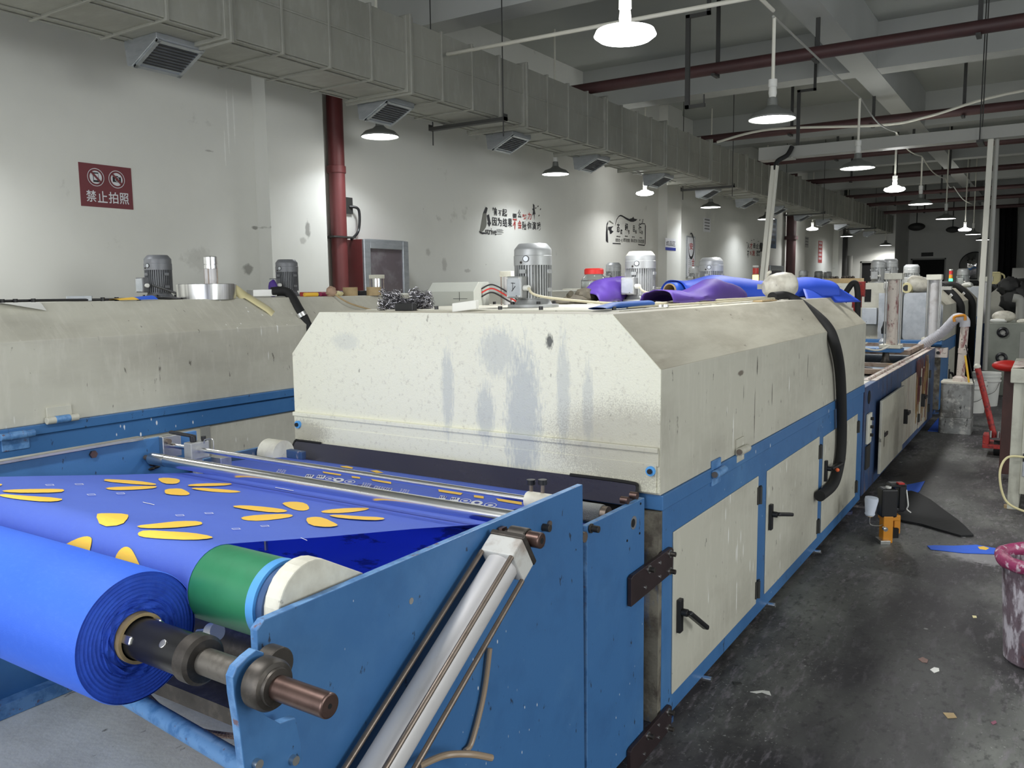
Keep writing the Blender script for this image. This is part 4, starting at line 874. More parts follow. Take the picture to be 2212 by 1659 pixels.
# ============================================================ electric motors
def motor(base, D, label, group=None, detail=True, cream=False, mc=None, rz=0, cord=None):
    if detail or not hasattr(motor, 'far'):
        mc = mc or m_alu
        t = thing('electric_motor', label, 'motor', (0, 0, 0), group or 'upright electric motors on the hoods')
        z = lambda k_: k_*D
        MB().lathe((0, 0, 0), (0, 0, 1), [(0, .001), (0, z(.67)), (z(.075), z(.67)), (z(.08), z(.50)), (z(.2), z(.42)), (z(.22), z(.42)), (z(.22), .001)], 40).build('flange', mc, t)
        for i in range(4 if detail else 0):
            a = math.radians(45+90*i); MB().cyl((z(.56)*math.cos(a), z(.56)*math.sin(a), z(.07)), (z(.56)*math.cos(a), z(.56)*math.sin(a), z(.15)), z(.05), seg=6).build('flange_bolt', m_black, t)
        g = MB().cyl((0, 0, z(.2)), (0, 0, z(1.1)), z(.42), seg=40)
        n = 40 if detail else 20
        for i in range(n):
            a = 2*math.pi*i/n; g.obox((z(.445)*math.cos(a), z(.445)*math.sin(a), z(.66)), Vector((math.cos(a), math.sin(a), 0))*z(.045), Vector((-math.sin(a), math.cos(a), 0))*z(.012), (0, 0, z(.42)))
        for a in (0, 90, 180, 270):
            a = math.radians(a); 
            for zz in (.45, .92): g.obox((z(.49)*math.cos(a), z(.49)*math.sin(a), z(zz)), Vector((math.cos(a), math.sin(a), 0))*z(.035), Vector((-math.sin(a), math.cos(a), 0))*z(.09), (0, 0, z(.05)))
        g.build('finned_body', mc, t)
        MB().lathe((0, 0, z(1.08)), (0, 0, 1), [(0, z(.40)), (0, z(.5)), (z(.24), z(.5)), (z(.25), z(.488)), (z(.26), z(.488)), (z(.40), z(.488)), (z(.43), z(.475)), (z(.54), z(.385)), (z(.56), z(.36)), (z(.56), .001)], 48).build('fan_cowl', mc, t)
        if cream: MB().lathe((0, 0, z(1.505)), (0, 0, 1), [(0, z(.48)), (z(.12), z(.388)), (z(.137), z(.36)), (z(.138), .001)], 48).build('pale_cowl_top', m_creamd, t)
        if detail:
            a = Vector((.18, -.98, 0)).normalized(); c = a*z(.492)+Vector((0, 0, z(1.24)))
            MB().cyl(c, c+a*z(.02), z(.085), seg=24).cyl(c+a*z(.02), c+a*z(.026), z(.067), seg=20, mi=1).build('maker_badge', [m_black, m_galv], t)
            a = Vector((-.1, -.99, 0)).normalized(); c = a*z(.492)+Vector((0, 0, z(1.15))); MB().cyl(c, c+a*z(.03), z(.03), seg=12).build('cowl_screw', m_iron, t)
        b = MB().box((-z(.36), -z(.74), z(.24)), (z(.10), -z(.36), z(.80))).build('terminal_box', mc, t, bevel=z(.03))
        MB().box((-z(.33), -z(.755), z(.28)), (z(.07), -z(.735), z(.76))).build('box_lid', m_galv if detail else mc, b, bevel=z(.02))
        if detail:
            for x_ in (-.31, .05):
                for z_ in (.29, .75): MB().cyl((z(x_), -z(.76), z(z_)), (z(x_), -z(.75), z(z_)), z(.025), seg=10).build('lid_screw', m_steel, b)
        MB().cyl((z(.10), -z(.6), z(.5)), (z(.27), -z(.66), z(.5)), z(.075), seg=12).build('cable_gland', m_white, b)
        if not detail: motor.far = t
    else:
        t = dup(motor.far, (0, 0, 0), label, rz=0, sc=D/motor.fd, group=group or 'upright electric motors on the hoods')
    if not detail and not hasattr(motor, 'fd'): motor.fd = D
    t.location = base; t.rotation_euler.z = rz
    t['_b'] = list(base)
    return t
TOP = 1.511
def ony(X, px, py=655): return on(0, X, px, py).y
m1 = (-1.97, ony(-1.97, 1152), TOP); m2 = (-1.97, ony(-1.97, 1383), TOP); m3 = (-2.06, ony(-2.06, 1535), TOP)
MD = .172
motor(m1, MD, 'large grey electric motor on the nearest hood, a letter scrawled on its box')
motor(m2, MD, 'grey motor with a pale cream cap, between two purple fabric folds', cream=True)
motor(m3, MD, 'grey motor whose lower half is hidden behind blue fabric')
g = MB(); c = Vector(m1)+Vector((-.13*MD, -.757*MD, .52*MD))
for a, b in (((-.07, .11), (.05, .10)), ((-.02, .12), (-.02, -.06)), ((-.05, -.10), (.06, .03))): g.bar(c+Vector((a[0]*MD, 0, a[1]*MD)), c+Vector((b[0]*MD, 0, b[1]*MD)), .0015, .003)
o = g.build('pen_mark', m_black, bpy.data.objects['electric_motor'])
LT = 1.557
motor((-4.72, ony(-4.72, 345, 640), LT), .165, 'dark grey motor on the left hood, left of the polished round pan', mc=m_alud)
motor((-4.72, ony(-4.72, 622, 640), LT), .162, 'dark grey motor on the left hood, right of the polished round pan', mc=m_alud)
motor((-1.84, 11.25, 1.601), .172, 'bright grey motor on the pale box by the far doorway', detail=False)
for px, X, z, D_, lb in ((1922, -1.72, 1.60, .18, 'motor half hidden behind the tall pneumatic column on the left'), (1968, -1.6, 1.508, .20, 'dull motor between the two tall pneumatic columns'),
                   (1325, -4.8, 1.59, .20, 'small motor cap just right of the sweet jar'), (1502, -4.8, 1.59, .20, 'small motor cap below the tall framed banner'),
                   (1735, -4.8, 1.59, .2, 'small motor cap behind the blue fabric, leftmost of three far ones'), (1768, -4.8, 1.59, .2, 'small motor cap behind the blue fabric, middle of three far ones'), (1787, -4.8, 1.59, .2, 'small motor cap behind the blue fabric, rightmost of three far ones'),
                   (2080, -1.62, 1.506, .19, 'motor on the far hood behind the signal tower')):
    p = on(0, X, px, 605)
    if X < -4: z = 1.573
    if px == 2080: p = on(1, 15.9, px, 605); X = p.x
    motor((X, p.y, z), D_, lb, detail=False)
def beam_tube(pts, r, m, name, label, cat, **k): return tag(MB().tube(pts, r, k.get('seg', 10)).build(name, m), label, cat, k.get('group'))
# ---------------------------------------------------------------- cables on the nearest hood
def onX(X, px, py): return on(0, X, px, py)
def cable(pts, r, lb, m=m_cable): return beam_tube(pts, r, m, 'cable', lb, 'cable')
def gland(b): return Vector(b)+Vector((.27*MD, -.67*MD, .5*MD))
e_ = [Vector((-1.62, m1[1]+.25, 1.519)), Vector((-1.55, m1[1]+.9, 1.519)), Vector((-1.5, m2[1]+.3, 1.519)), Vector((-1.45, 5.1, 1.52))]
cable([gland(m1), gland(m1)+Vector((.06, .03, -.04))]+e_+[onX(-1.40, 1672, 641)], .0055, 'beige cable from the first motor along the top of the nearest hood')
cable([gland(m2), gland(m2)+Vector((.06, .03, -.04)), Vector((-1.66, m2[1]+.35, 1.519)), Vector((-1.5, 5.2, 1.52)), onX(-1.42, 1672, 644)], .0055, 'beige cable from the cream capped motor to the black hose')
cable([(-1.40, 3.0, 1.517), (-1.36, 4.0, 1.517), (-1.38, 4.9, 1.518), onX(-1.38, 1672, 646)], .005, 'beige cable nearest the long edge of the hood')
hp = [onX(-1.40, 1668, 642), onX(-1.36, 1700, 641), onX(-1.25, 1739, 663), onX(-1.11, 1783, 701), onX(-1.05, 1802, 739), onX(-1.045, 1814, 798), onX(-1.045, 1818, 880), onX(-1.045, 1818, 954), onX(-1.045, 1813, 1003), onX(-1.045, 1800, 1046), onX(-1.045, 1771, 1072)]
h = MB().tube(hp, .030, 20).build('flexible_hose', m_rubber); tag(h, 'thick black hose hanging over the long side of the nearest hood', 'hose')
p = onX(-1.014, 1809, 1015); MB().ball(p, .012, seg=8, rings=5).build('orange_scrap', plain('orange_paint', (236, 110, 60)), h)
# ---------------------------------------------------------------- things lying on the nearest hood
def tangle(c, ext, n, r, m, lab):
    g = MB(); rnd = random.Random(3); c = Vector(c)
    for i in range(n):
        f = rnd.random(); 
        ang = rnd.random()*6.28; rad = math.sqrt(rnd.random())
        hx = ext[0]*(f*2-1)
        hh = ext[2]*(.95 if f < .35 else .55 if f < .62 else .95)*(1-.25*abs(math.sin(f*9)))
        p = c+Vector((hx*.85, hx*.53+ext[1]*rad*math.cos(ang)*.6, hh*rad*abs(math.sin(ang))+.004))
        a0 = rnd.random()*6.28; rr_ = .006+rnd.random()*.012; u_ = Vector((rnd.uniform(-1, 1), rnd.uniform(-1, 1), rnd.uniform(-1, 1))).normalized(); v_ = u_.cross(Vector((rnd.uniform(-1, 1), .3, .7))).normalized()
        pts = [p+(u_*math.cos(a0+k_*1.0)+v_*math.sin(a0+k_*1.0))*rr_+Vector((0, 0, 0)) for k_ in range(5)]
        for q in pts: q.z = max(q.z, c.z+.001)
        g.tube(pts, r, 3, smoothpath=False, cap=False)
    o = g.build('steel_wool', m); return tag(o, lab, 'steel wool')
Xs = -2.42; ys_ = ony(Xs, 877, 660)
tangle((Xs, ys_, TOP-.006), (.105, .05, .10), 1500, .0013, mat('dark_wire', srgb(150, 148, 152), .3, .9), 'tangle of dark steel wool on the front left of the nearest hood')
tag(MB().box((Xs+.02, ys_-.10, TOP-.006), (Xs+.12, ys_-.07, TOP+.028)).build('dark_block', m_black, bevel=.003), 'small dark block against the steel wool', 'block')
def spot(X, px, dz=0., py=655): return Vector((X, ony(X, px, py), TOP-.006+dz))
c = spot(-2.62, 990)
t = thing('metal_casing', 'grey sheet metal casing with a chamfered top behind the steel wool', 'casing', c)
w_, d_, h_ = .15, .14, .125
g = MB().prism([(c.y-d_/2, c.z), (c.y+d_/2, c.z), (c.y+d_/2, c.z+h_), (c.y-d_/2+.045, c.z+h_), (c.y-d_/2, c.z+h_*.62)], 0, c.x-w_, c.x+w_); g.build('casing_body', m_galv if False else mat('light_grey_sheet', srgb(168, 170, 162), .5), t, bevel=.002)
MB().bar(c+Vector((.06, -d_/2-.001, .03)), c+Vector((.06, -d_/2-.001, .075)), .002, .001).bar(c+Vector((.02, -d_/2-.001, .04)), c+Vector((.11, -d_/2-.001, .04)), .001, .002).build('pen_cross', m_black, t)
for i, (m_, lb) in enumerate(((m_black, 'black wire arching right of the grey casing, upper one'), (m_red, 'red wire arching right of the grey casing'), (m_black, 'black wire arching right of the grey casing, lower one'))):
    a = c+Vector((w_, 0, .09-.02*i)); cable([a, a+Vector((.05, .03, .02)), a+Vector((.14, .06, -.03)), a+Vector((.20, .08, -.085+.02*i))], .004, lb, m_)
c = spot(-2.36, 1100)
t = thing('square_air_cylinder', 'short square topped silver air cylinder standing left behind the first motor', 'cylinder', c)
MB().cyl(c, c+Vector((0, 0, .15)), .028, seg=24).build('barrel', m_alum, t)
MB().box(c+Vector((-.035, -.035, .15)), c+Vector((.035, .035, .178))).build('end_cap', m_whitem, t, bevel=.002)
for a, b in ((-1, -1), (1, -1), (1, 1), (-1, 1)): MB().cyl(c+Vector((.029*a, .029*b, 0)), c+Vector((.029*a, .029*b, .15)), .004, seg=8).build('tie_rod', m_rod, t)
c = spot(-2.0, 1036); a = math.radians(25)
tag(MB().obox(c+Vector((0, -.1, .022)), Vector((math.cos(a), math.sin(a), .12))*.05, Vector((-math.sin(a), math.cos(a), 0))*.028, (0, 0, .018)).build('junction_box', m_white, bevel=.003), 'small white box tipped over in front of the grey casing', 'box')
g = MB(); c = spot(-2.15, 1236)
for (dx_, px, w__, hh) in ((0, 1215, .06, .035), (.02, 1240, .07, .05), (0, 1262, .055, .085), (-.03, 1272, .05, .075)):
    q = spot(-2.15+dx_, px); g.ball(q+Vector((0, 0, hh*.4)), w__, seg=16, rings=10, sc=(1, 1.1, hh/w__*.6), fn=lambda d_: 1+.22*mnoise.noise(d_*3.1+Vector((1.3, 2, 3))))
q = spot(-2.05, 1234); g.tube([q+Vector((-.03, .03, .05)), q+Vector((.01, -.02, .062))], .014, 12)
tag(g.build('work_gloves', mat('oily_dark_cloth', srgb(78, 72, 58), .8, 0, [('n', srgb(44, 40, 34), (14, 14, 14), .4, .7, .8)])), 'pile of oily dark work gloves between the first two motors', 'gloves')
c = spot(-2.45, 1283, py=640)
t = thing('plastic_jar', 'clear plastic jar with a red screw lid and nuts inside', 'jar', c)
r_ = .082
MB().lathe(c, (0, 0, 1), [(.0, .001), (.0, r_*.9), (.01, r_), (.07, r_), (.075, r_*.97), (.08, r_), (.135, r_), (.165, r_*.72), (.178, r_*.66), (.178, r_*.6), (.16, r_*.66), (.13, r_*.93), (.01, r_*.93), (.008, .001)], 32).build('jar_body', m_glass, t)
MB().lathe(c, (0, 0, 1), [(.172, r_*.70), (.172, r_*.75), (.2, r_*.75), (.208, r_*.66), (.208, .001)], 32).build('screw_lid', m_red, t)
g = MB(); rnd = random.Random(5)
for i in range(90): g.ball(c+Vector((rnd.uniform(-.052, .052), rnd.uniform(-.052, .052), .015+rnd.random()*.085)), .012, seg=7, rings=5, sc=(1, .7, .8))
o = g.build('nuts', mat('peanut_shell', srgb(196, 160, 110), .8, 0, [('n', srgb(226, 210, 180), (40, 40, 40), .5, .6, .9)]), t); o['kind'] = 'stuff'
# purple cloth, two folds
def drape(name, m, y0, y1, X, w_, hf, lab, cat, n=30, dz=0., lean=0.):
    def fn(u, v):
        y = y0+(y1-y0)*u; h = hf(u); a = math.pi*(1.08*v-.04)
        wob = .02*mnoise.noise(Vector((u*5, v*4, 1.7)))
        x = X-w_/2*math.cos(a)*(1+.1*math.sin(u*6))+lean*u
        return Vector((x, y+.03*math.sin(v*5+u*3), TOP+dz+max(0, h*math.sin(max(0, min(math.pi, a)))**.8)+abs(wob)*1.0))
    return tag(MB().sheet(fn, n, 16).build(name, m, solid=.003), lab, cat)
drape('purple_cloth', m_pur, ony(-2.08, 1282), ony(-2.08, 1360), -2.13, .20, lambda u: .05+.085*math.sin(min(1, u*1.4)*1.57), 'purple cloth fold left of the cream capped motor', 'cloth')
drape('purple_cloth', m_pur, ony(-1.6, 1428), ony(-1.6, 1585), -1.62, .19, lambda u: .065+.055*math.exp(-((u-.72)/.22)**2)-.02*math.exp(-((u-.35)/.15)**2), 'longer purple cloth fold right of the cream capped motor, open at its end', 'cloth', dz=.001)
g = MB(); g.open = True
CA = Vector((-2.05, 5.08, TOP)); CB = Vector((-1.33, 6.06, TOP)); CD = (CB-CA).normalized(); CP = Vector((CD.y, -CD.x, 0))
def fn(u, v):
    h = .118+.030*math.exp(-((u-.22)/.12)**2)-.012*math.sin(u*13)-.02*max(0, u-.9)*10*.2; a = math.pi*(1.1*v-.05)
    s_ = max(0, math.sin(max(0, min(math.pi, a))))**.7
    return CA.lerp(CB, u)+CP*(.165*math.cos(a)*-1+.012*math.sin(u*11))+Vector((0, 0, h*s_+.006*mnoise.noise(Vector((u*7, v*4, 0)))+.003))
g.sheet(fn, 60, 18)
A, B, C_, Dd = CA.lerp(CB, .80)+Vector((.03, -.03, .11)), CB+Vector((.02, -.02, .10)), onX(-1.16, 1860, 652), onX(-1.30, 1745, 655)
g.sheet(lambda u, v: A.lerp(B, u).lerp(Dd.lerp(C_, u), v)+Vector((0, 0, .010*math.sin(u*7)*math.sin(v*3.14))), 16, 10)
tag(g.build('blue_cloth', mat('bright_blue_cloth', srgb(38, 78, 200), .6, bump=.08, bscale=300), solid=.003), 'long heap of bright blue cloth over the far half of the nearest hood', 'cloth')
y0 = 4.98
g = MB().lathe((-2.03, y0-.01, TOP+.055), (.2, 1, 0), [(0, .040), (.5, .040), (.5, .047), (0, .047), (0, .040)], 32)
t_ = tag(g.build('cardboard_tube', m_card), 'cardboard tube end wrapped in blue cloth left of the blue heap', 'tube')
MB().lathe((-2.03, y0, TOP+.055), (.2, 1, 0), [(0, .0475), (.0, .053), (.5, .053)], 32).build('blue_wrap', m_fab, t_)
# jug
c = Vector((-1.42, ony(-1.42, 1686), TOP+.078)); JS = .94
t = thing('plastic_jug', 'grimy round white plastic jug lying on its side beside the black hose', 'jug', c)
ax_ = Vector((.80, .55, .12)).normalized()
MB().lathe(c-ax_*.11, ax_, [(0, .001), (0, .035), (.012, .05), (.04, .072), (.09, .083), (.14, .082), (.18, .070), (.20, .052), (.215, .001)], 36).build('jug_body', m_jug, t)
q = c+Vector((-.035, -.068, .012)); nn = Vector((-.35, -.93, .1)).normalized(); MB().cyl(q, q+nn*.014, .031, seg=28).build('jug_cap', m_jug, t, bevel=.003)
MB().tube([c+Vector((-.085, -.02, .05)), c+Vector((-.075, -.03, .075)), c+Vector((-.055, -.035, .088))], .010, 10).build('jug_spout', m_jug, t)
MB().box(c+Vector((-.135, -.04, -.02)), c+Vector((-.10, -.035, .012))).build('paper_tag', m_grey, t)
c = Vector((-1.42, ony(-1.42, 1727), TOP))
t = thing('red_clamp', 'red plastic clip between the white jug and the black hose', 'clip', c)
MB().box(c+Vector((-.06, -.03, 0)), c+Vector((.05, .03, .022))).build('clip_base', m_redp, t, bevel=.004); MB().prism([(c.y-.03, c.z+.02), (c.y+.03, c.z+.02), (c.y-.01, c.z+.075)], 0, c.x-.012, c.x+.012).build('clip_tip', m_red, t)
# folded blue strip, ring, cardboard scrap, paper scraps
a = on(2, TOP+.004, 1285, 668); a = Vector((-1.42, ony(-1.42, 1290, 668), TOP)); b = Vector((-1.42+.005, ony(-1.42, 1398, 668), TOP))
def fs_(u, v):
    an = 2*math.pi*v; k_ = .35+.65*min(1, u*3.2); return a.lerp(b, u)+Vector((.03*math.cos(an)*(1.4-.4*k_), 0, .0025+.013*k_*(1+math.sin(an))))
tag(MB().sheet(fs_, 14, 16).build('folded_cloth_strip', m_blue and mat('deep_blue_strip', srgb(34, 84, 160), .6)), 'flattened blue cloth strip on the edge below the cream capped motor', 'cloth strip')
c = Vector((-1.38, ony(-1.38, 1428, 664), TOP)); tag(MB().lathe(c, (0, 0, 1), [(0, .026), (.010, .026), (.010, .033), (0, .033), (0, .026)], 24).build('metal_ring', m_chrome), 'small metal ring on the hood right of the flattened blue strip', 'ring')
c = Vector((-1.31, ony(-1.31, 1655, 650), TOP-.004)); tag(MB().box(c+Vector((-.03, -.14, 0)), c+Vector((.02, .14, .008))).build('cardboard_scrap', m_card), 'thin cardboard scrap under the start of the thick black hose', 'cardboard')
# ============================================================ on the left hood
def L(X, px, py=645): return Vector((X, ony(X, px, py), 1.555))
c = L(-4.22, 449, 640); c.z = 1.563
t = thing('polished_pan', 'polished round metal pan with an upright air cylinder, on the left hood', 'pan', c)
MB().lathe(c, (0, 0, 1), [(-.012, .001), (-.012, .160), (.078, .163), (.08, .160), (.074, .001)], 72).build('pan_body', mat('rolled_bright_sheet', (.85, .85, .85), .30, 1, [('n', (.45, .45, .45), (26, 26, .6), .45, .6, .8)]), t)
MB().bar(c+Vector((-.105, -.128, .0)), c+Vector((-.105, -.128, .078)), .014, .006, up=(0, 1, 0)).build('rim_joint', m_steel, t)
MB().cyl(c+Vector((0, .03, .075)), c+Vector((0, .03, .17)), .036, seg=28).build('cylinder_tube', m_alum, t)
MB().lathe(c+Vector((0, .03, .17)), (0, 0, 1), [(0, .040), (.02, .040), (.022, .038), (.026, .038), (.028, .040), (.068, .040), (.072, .036), (.072, .001)], 32).build('cylinder_cap', m_chrome, t)
for a in (0, 90, 180, 270):
    a = math.radians(a+30); MB().cyl(c+Vector((.038*math.cos(a), .03+.038*math.sin(a), .075)), c+Vector((.038*math.cos(a), .03+.038*math.sin(a), .172)), .0035, seg=8).build('tie_rod', m_rod, t)
p0 = c+Vector((.09, .135, .04)); p1 = on(0, -4.085, 535, 652); p1.z = 1.563; p2 = on(0, -3.95, 612, 698)
pts = [p0, p0.lerp(p1, .5)+Vector((0, 0, -.005)), p1+Vector((0, 0, .004)), p1.lerp(p2, .5)+Vector((.02, 0, .006)), p2]
def tp(u, v):
    k_ = min(int(u*4), 3); f = u*4-k_; q = pts[k_].lerp(pts[k_+1], f); tw = min(1, u*2.2)
    run = (p2-p1).normalized(); nn_ = Vector((.66, 0, .75)); wd = nn_.cross(run).normalized()
    wv = (Vector((.0, .0, 1))*(1-tw)+wd*tw).normalized()
    return q+wv*(v-.5)*.068
tag(MB().sheet(tp, 20, 2).build('tape_strip', m_tape, solid=.001), 'pale yellow tape strip running from the pan down the left hood', 'tape')
pa = L(-4.25, 540); pb = L(-4.2, 592)
tag(MB().obox((pa+pb)/2+Vector((0, 0, .03)), Vector((.03, 0, 0)), (pb-pa)/2, Vector((0, 0, .022))).build('square_duct_stub', m_steel, bevel=.002), 'square steel channel behind the tape strip, feeding a black hose', 'channel')
hp = [pb+Vector((0, -.02, .036)), L(-4.14, 622)+Vector((0, 0, .03)), on(0, -4.0, 645, 668), on(0, -3.93, 660, 695), on(0, -3.86, 685, 760), on(0, -3.86, 690, 860)]
h = MB().tube(hp, .03, 16).build('flexible_hose', m_rubber); tag(h, 'black hose bending down the left hood behind the nearest hood', 'hose')
q0, q1 = on(0, -3.955, 648, 676), on(0, -3.945, 653, 684); MB().tube([q0, q1], .034, 16).build('hose_clamp', m_steel, h)
c = L(-4.25, 172); t_ = tag(MB().obox(c+Vector((0, 0, .016)), (.03, .05, 0), (-.03, .02, 0), (0, 0, .013)).build('junction_box', m_galv, bevel=.002), 'small grey box on the left hood left of the dark motor', 'box')
cable([L(-4.2, -20)+Vector((0, 0, .010)), L(-4.22, 100)+Vector((0, 0, .010)), L(-4.2, 220)+Vector((0, 0, .008)), L(-4.2, 330)+Vector((0, 0, .010)), L(-4.3, 400)+Vector((0, 0, .010)), Vector((-4.62, ony(-4.72, 345, 640)-.11, 1.64))], .007, 'black cable along the front edge of the left hood', m_black)
a, b = L(-4.12, 252, 652), L(-4.12, 335, 652)
g = MB().sheet(lambda u, v: a.lerp(b, u)+Vector((-.09+.12*v, 0, .004+.016*math.sin(v*3.1)*(.4+u))), 10, 8); 
for i, f in enumerate(g.f): g.m[i] = 1 if (i % 10) in (0, 1, 2, 3, 4) and (i//10) < 9 else 0
tag(g.build('cloth_scrap', [m_fab, m_yel]), 'blue and yellow printed cloth scrap on the left hood below the dark motor', 'cloth')
a, b = L(-4.09, -10, 656), L(-4.09, 85, 656)
tag(MB().sheet(lambda u, v: a.lerp(b, u)+Vector((-.06+.12*v, 0, .003 if v < .6 else .003-(v-.6)*.10*(u))), 8, 6).build('paper_sheet', m_white), 'sheet of white paper on the far left of the left hood', 'paper')
c = L(-4.6, 590, 630); tag(MB().ball(c+Vector((0, 0, .06)), .05, seg=10, rings=7, sc=(.6, .6, 1.2), fn=lambda d_: 1+.3*mnoise.noise(d_*3)).build('cloth_scrap', m_pur), 'purple cloth scrap left of the second dark motor', 'cloth')
for (px, m_, lb, r_, ln) in ((672, m_yel, 'yellow marker tube on the left hood', .014, .12), (705, plain('magenta_plastic', (160, 40, 90)), 'magenta marker tube on the left hood', .014, .11), (690, plain('navy_plastic', (34, 44, 120)), 'dark blue marker tube behind the yellow one', .012, .2)):
    c = L(-4.2 if r_ > .013 else -4.3, px, 645); tag(MB().cyl(c+Vector((0, -ln/2, r_)), c+Vector((0, ln/2, r_)), r_, seg=14).build('marker_tube', m_, bevel=.003), lb, 'tube', 'marker tubes on the left hood')
for (px, m_, lb) in ((722, m_red, 'red cloth scrap beside the marker tubes'), (738, m_pur, 'violet cloth scrap beside the marker tubes'), (728, m_tape, 'cream cloth scrap in front of the red one')):
    c = L(-4.2 if m_ is m_tape else -4.34, px, 643); tag(MB().ball(c+Vector((0, 0, .016)), .04, seg=12, rings=8, sc=(1, 1.3, .5), fn=lambda d_: 1+.35*mnoise.noise(d_*4+Vector((px, 0, 0)))).build('cloth_scrap', m_), lb, 'cloth')
t_ = tag(MB().box(L(-4.5, 668)+Vector((-.04, -.05, 0)), L(-4.5, 668)+Vector((.04, .14, .03))).build('small_carton', m_redp), 'small red carton behind the marker tubes', 'carton')
for px, py, X, lb in ((757, 640, -4.2, 'brown tape roll with the string ball against it'), (808, 645, -4.1, 'brown tape roll left of the steel wool')):
    c = L(X, px, py); tag(MB().lathe(c, (0, 0, 1), [(0, .045), (.06, .045), (.06, .052), (0, .052), (0, .045)], 32).build('tape_roll', m_card), lb, 'tape roll', 'tape rolls on the left hood')
c = L(-4.1, 716, 645); t_ = tag(MB().ball(c+Vector((0, 0, .03)), .036, seg=16, rings=10, fn=lambda d_: 1+.12*math.sin(d_.x*20+d_.z*14)).build('string_ball', mat('hemp_string', srgb(168, 140, 118), .8)), 'knotted ball of hemp string with a stick in it on the left hood', 'string')
MB().tube([c+Vector((.02, 0, .02)), on(0, -3.98, 755, 655), on(0, -3.93, 805, 670)], .006, 8).build('stick', m_card, t_)
c = L(-4.6, 815, 640); t = thing('square_air_cylinder', 'short silver air cylinder in front of the red hose cabinet', 'cylinder', c)
MB().cyl(c, c+Vector((0, 0, .13)), .036, seg=24).build('barrel', m_chrome, t); MB().box(c+Vector((-.045, -.045, .13)), c+Vector((.045, .045, .16))).build('end_cap', m_whitem, t, bevel=.002)
for a_, b_ in ((-1, -1), (1, -1), (1, 1), (-1, 1)): MB().cyl(c+Vector((.038*a_, .038*b_, 0)), c+Vector((.038*a_, .038*b_, .13)), .004, seg=8).build('tie_rod', m_rod, t)
c = L(-4.3, 780, 643); tag(MB().box(c+Vector((-.03, -.04, 0)), c+Vector((.03, .05, .035))).build('small_switch_box', m_black, bevel=.003), 'small black switch box between the two brown tape rolls', 'switch')
# far part of the left line
t = thing('drying_machine', 'far hood of the left machine line, seen low behind the first motors', 'machine', (-4.8, 10.4, 0))
MB().prism(hood_profile(-5.6, X2, .95, 1.40, 1.573, .19), 1, 9.62, 28).build('hood', m_creamd, t, bevel=.004)
MB().box((-5.6, 9.62, .0), (X2, 28, .95)).build('base', m_blue, t)
# ============================================================ floor of the aisle
c = on(2, 0, 1912, 1172)
t = thing('bag_sewing_machine', 'orange and black handheld bag sewing machine standing on the floor', 'sewing machine', (c.x, c.y, 0))
# frame of the tool: r = to the right in the aisle, f = away
r_, f_ = Vector((.86, .5, 0)), Vector((-.5, .86, 0)); C0 = Vector((c.x, c.y, 0))
def Q(a, b, z): return C0+r_*a+f_*b+Vector((0, 0, z))
MB().obox(Q(-.015, .0, .012), r_*.030, f_*.045, (0, 0, .012)).build('presser_foot', m_steel, t, bevel=.002)
MB().obox(Q(.01, .02, .085), r_*.030, f_*.035, Vector((0, 0, .085))).obox(Q(.035, .04, .155), r_*.055, f_*.04, (0, 0, .018)).obox(Q(.085, .06, .10), r_*.02, f_*.025, (0, 0, .055)).build('sewing_head', m_orange, t, bevel=.005)
MB().obox(Q(.055, .03, .055), r_*.03, f_*.02, (0, 0, .03)).build('needle_gap', m_dark, t)
MB().cyl(Q(-.02, -.03, .10), Q(-.022, -.055, .10), .014, seg=20).cyl(Q(-.022, -.055, .10), Q(-.024, -.065, .10), .007, seg=14).build('tension_knob', m_chrome, t)
MB().obox(Q(.015, .03, .25), r_*.048, f_*.045, (0, 0, .09)).build('motor_housing', m_black, t, bevel=.012)
MB().cyl(Q(.015, .02, .34), Q(.015, .02, .352), .017, seg=18).build('oil_cap', m_white, t)
MB().obox(Q(.105, .05, .28), r_*.022, f_*.035, (0, 0, .085)).obox(Q(.075, .05, .355), r_*.05, f_*.035, (0, 0, .014)).obox(Q(.07, .05, .20), r_*.05, f_*.03, (0, 0, .014)).build('grip', m_black, t, bevel=.008)
MB().obox(Q(.085, .015, .372), r_*.018, f_*.02, (0, 0, .005)).build('power_switch', m_red, t, bevel=.002)
MB().tube([Q(.125, .02, .33), Q(.13, .0, .24), Q(.128, .01, .21), Q(.15, .0, .19)], .004, 8).build('tail_wire', m_white, t)
s_ = MB().lathe(Q(-.105, -.01, .175), Vector((.08, -.02, 1)), [(0, .001), (0, .024), (.01, .030), (.02, .028), (.10, .040), (.115, .038), (.12, .001)], 32).build('thread_cone', mat('white_thread', srgb(214, 222, 236), .7, bump=.4, bscale=300), t)
MB().lathe(Q(-.104, -.013, .172), Vector((.08, -.02, 1)), [(0, .001), (-.002, .014), (.003, .018)], 20).build('cone_core', m_yel, s_)
MB().tube([Q(-.10, -.01, .175), Q(-.10, -.01, .12), Q(-.05, -.01, .11), Q(-.02, 0, .115)], .003, 8).build('cone_bracket', m_steel, t)
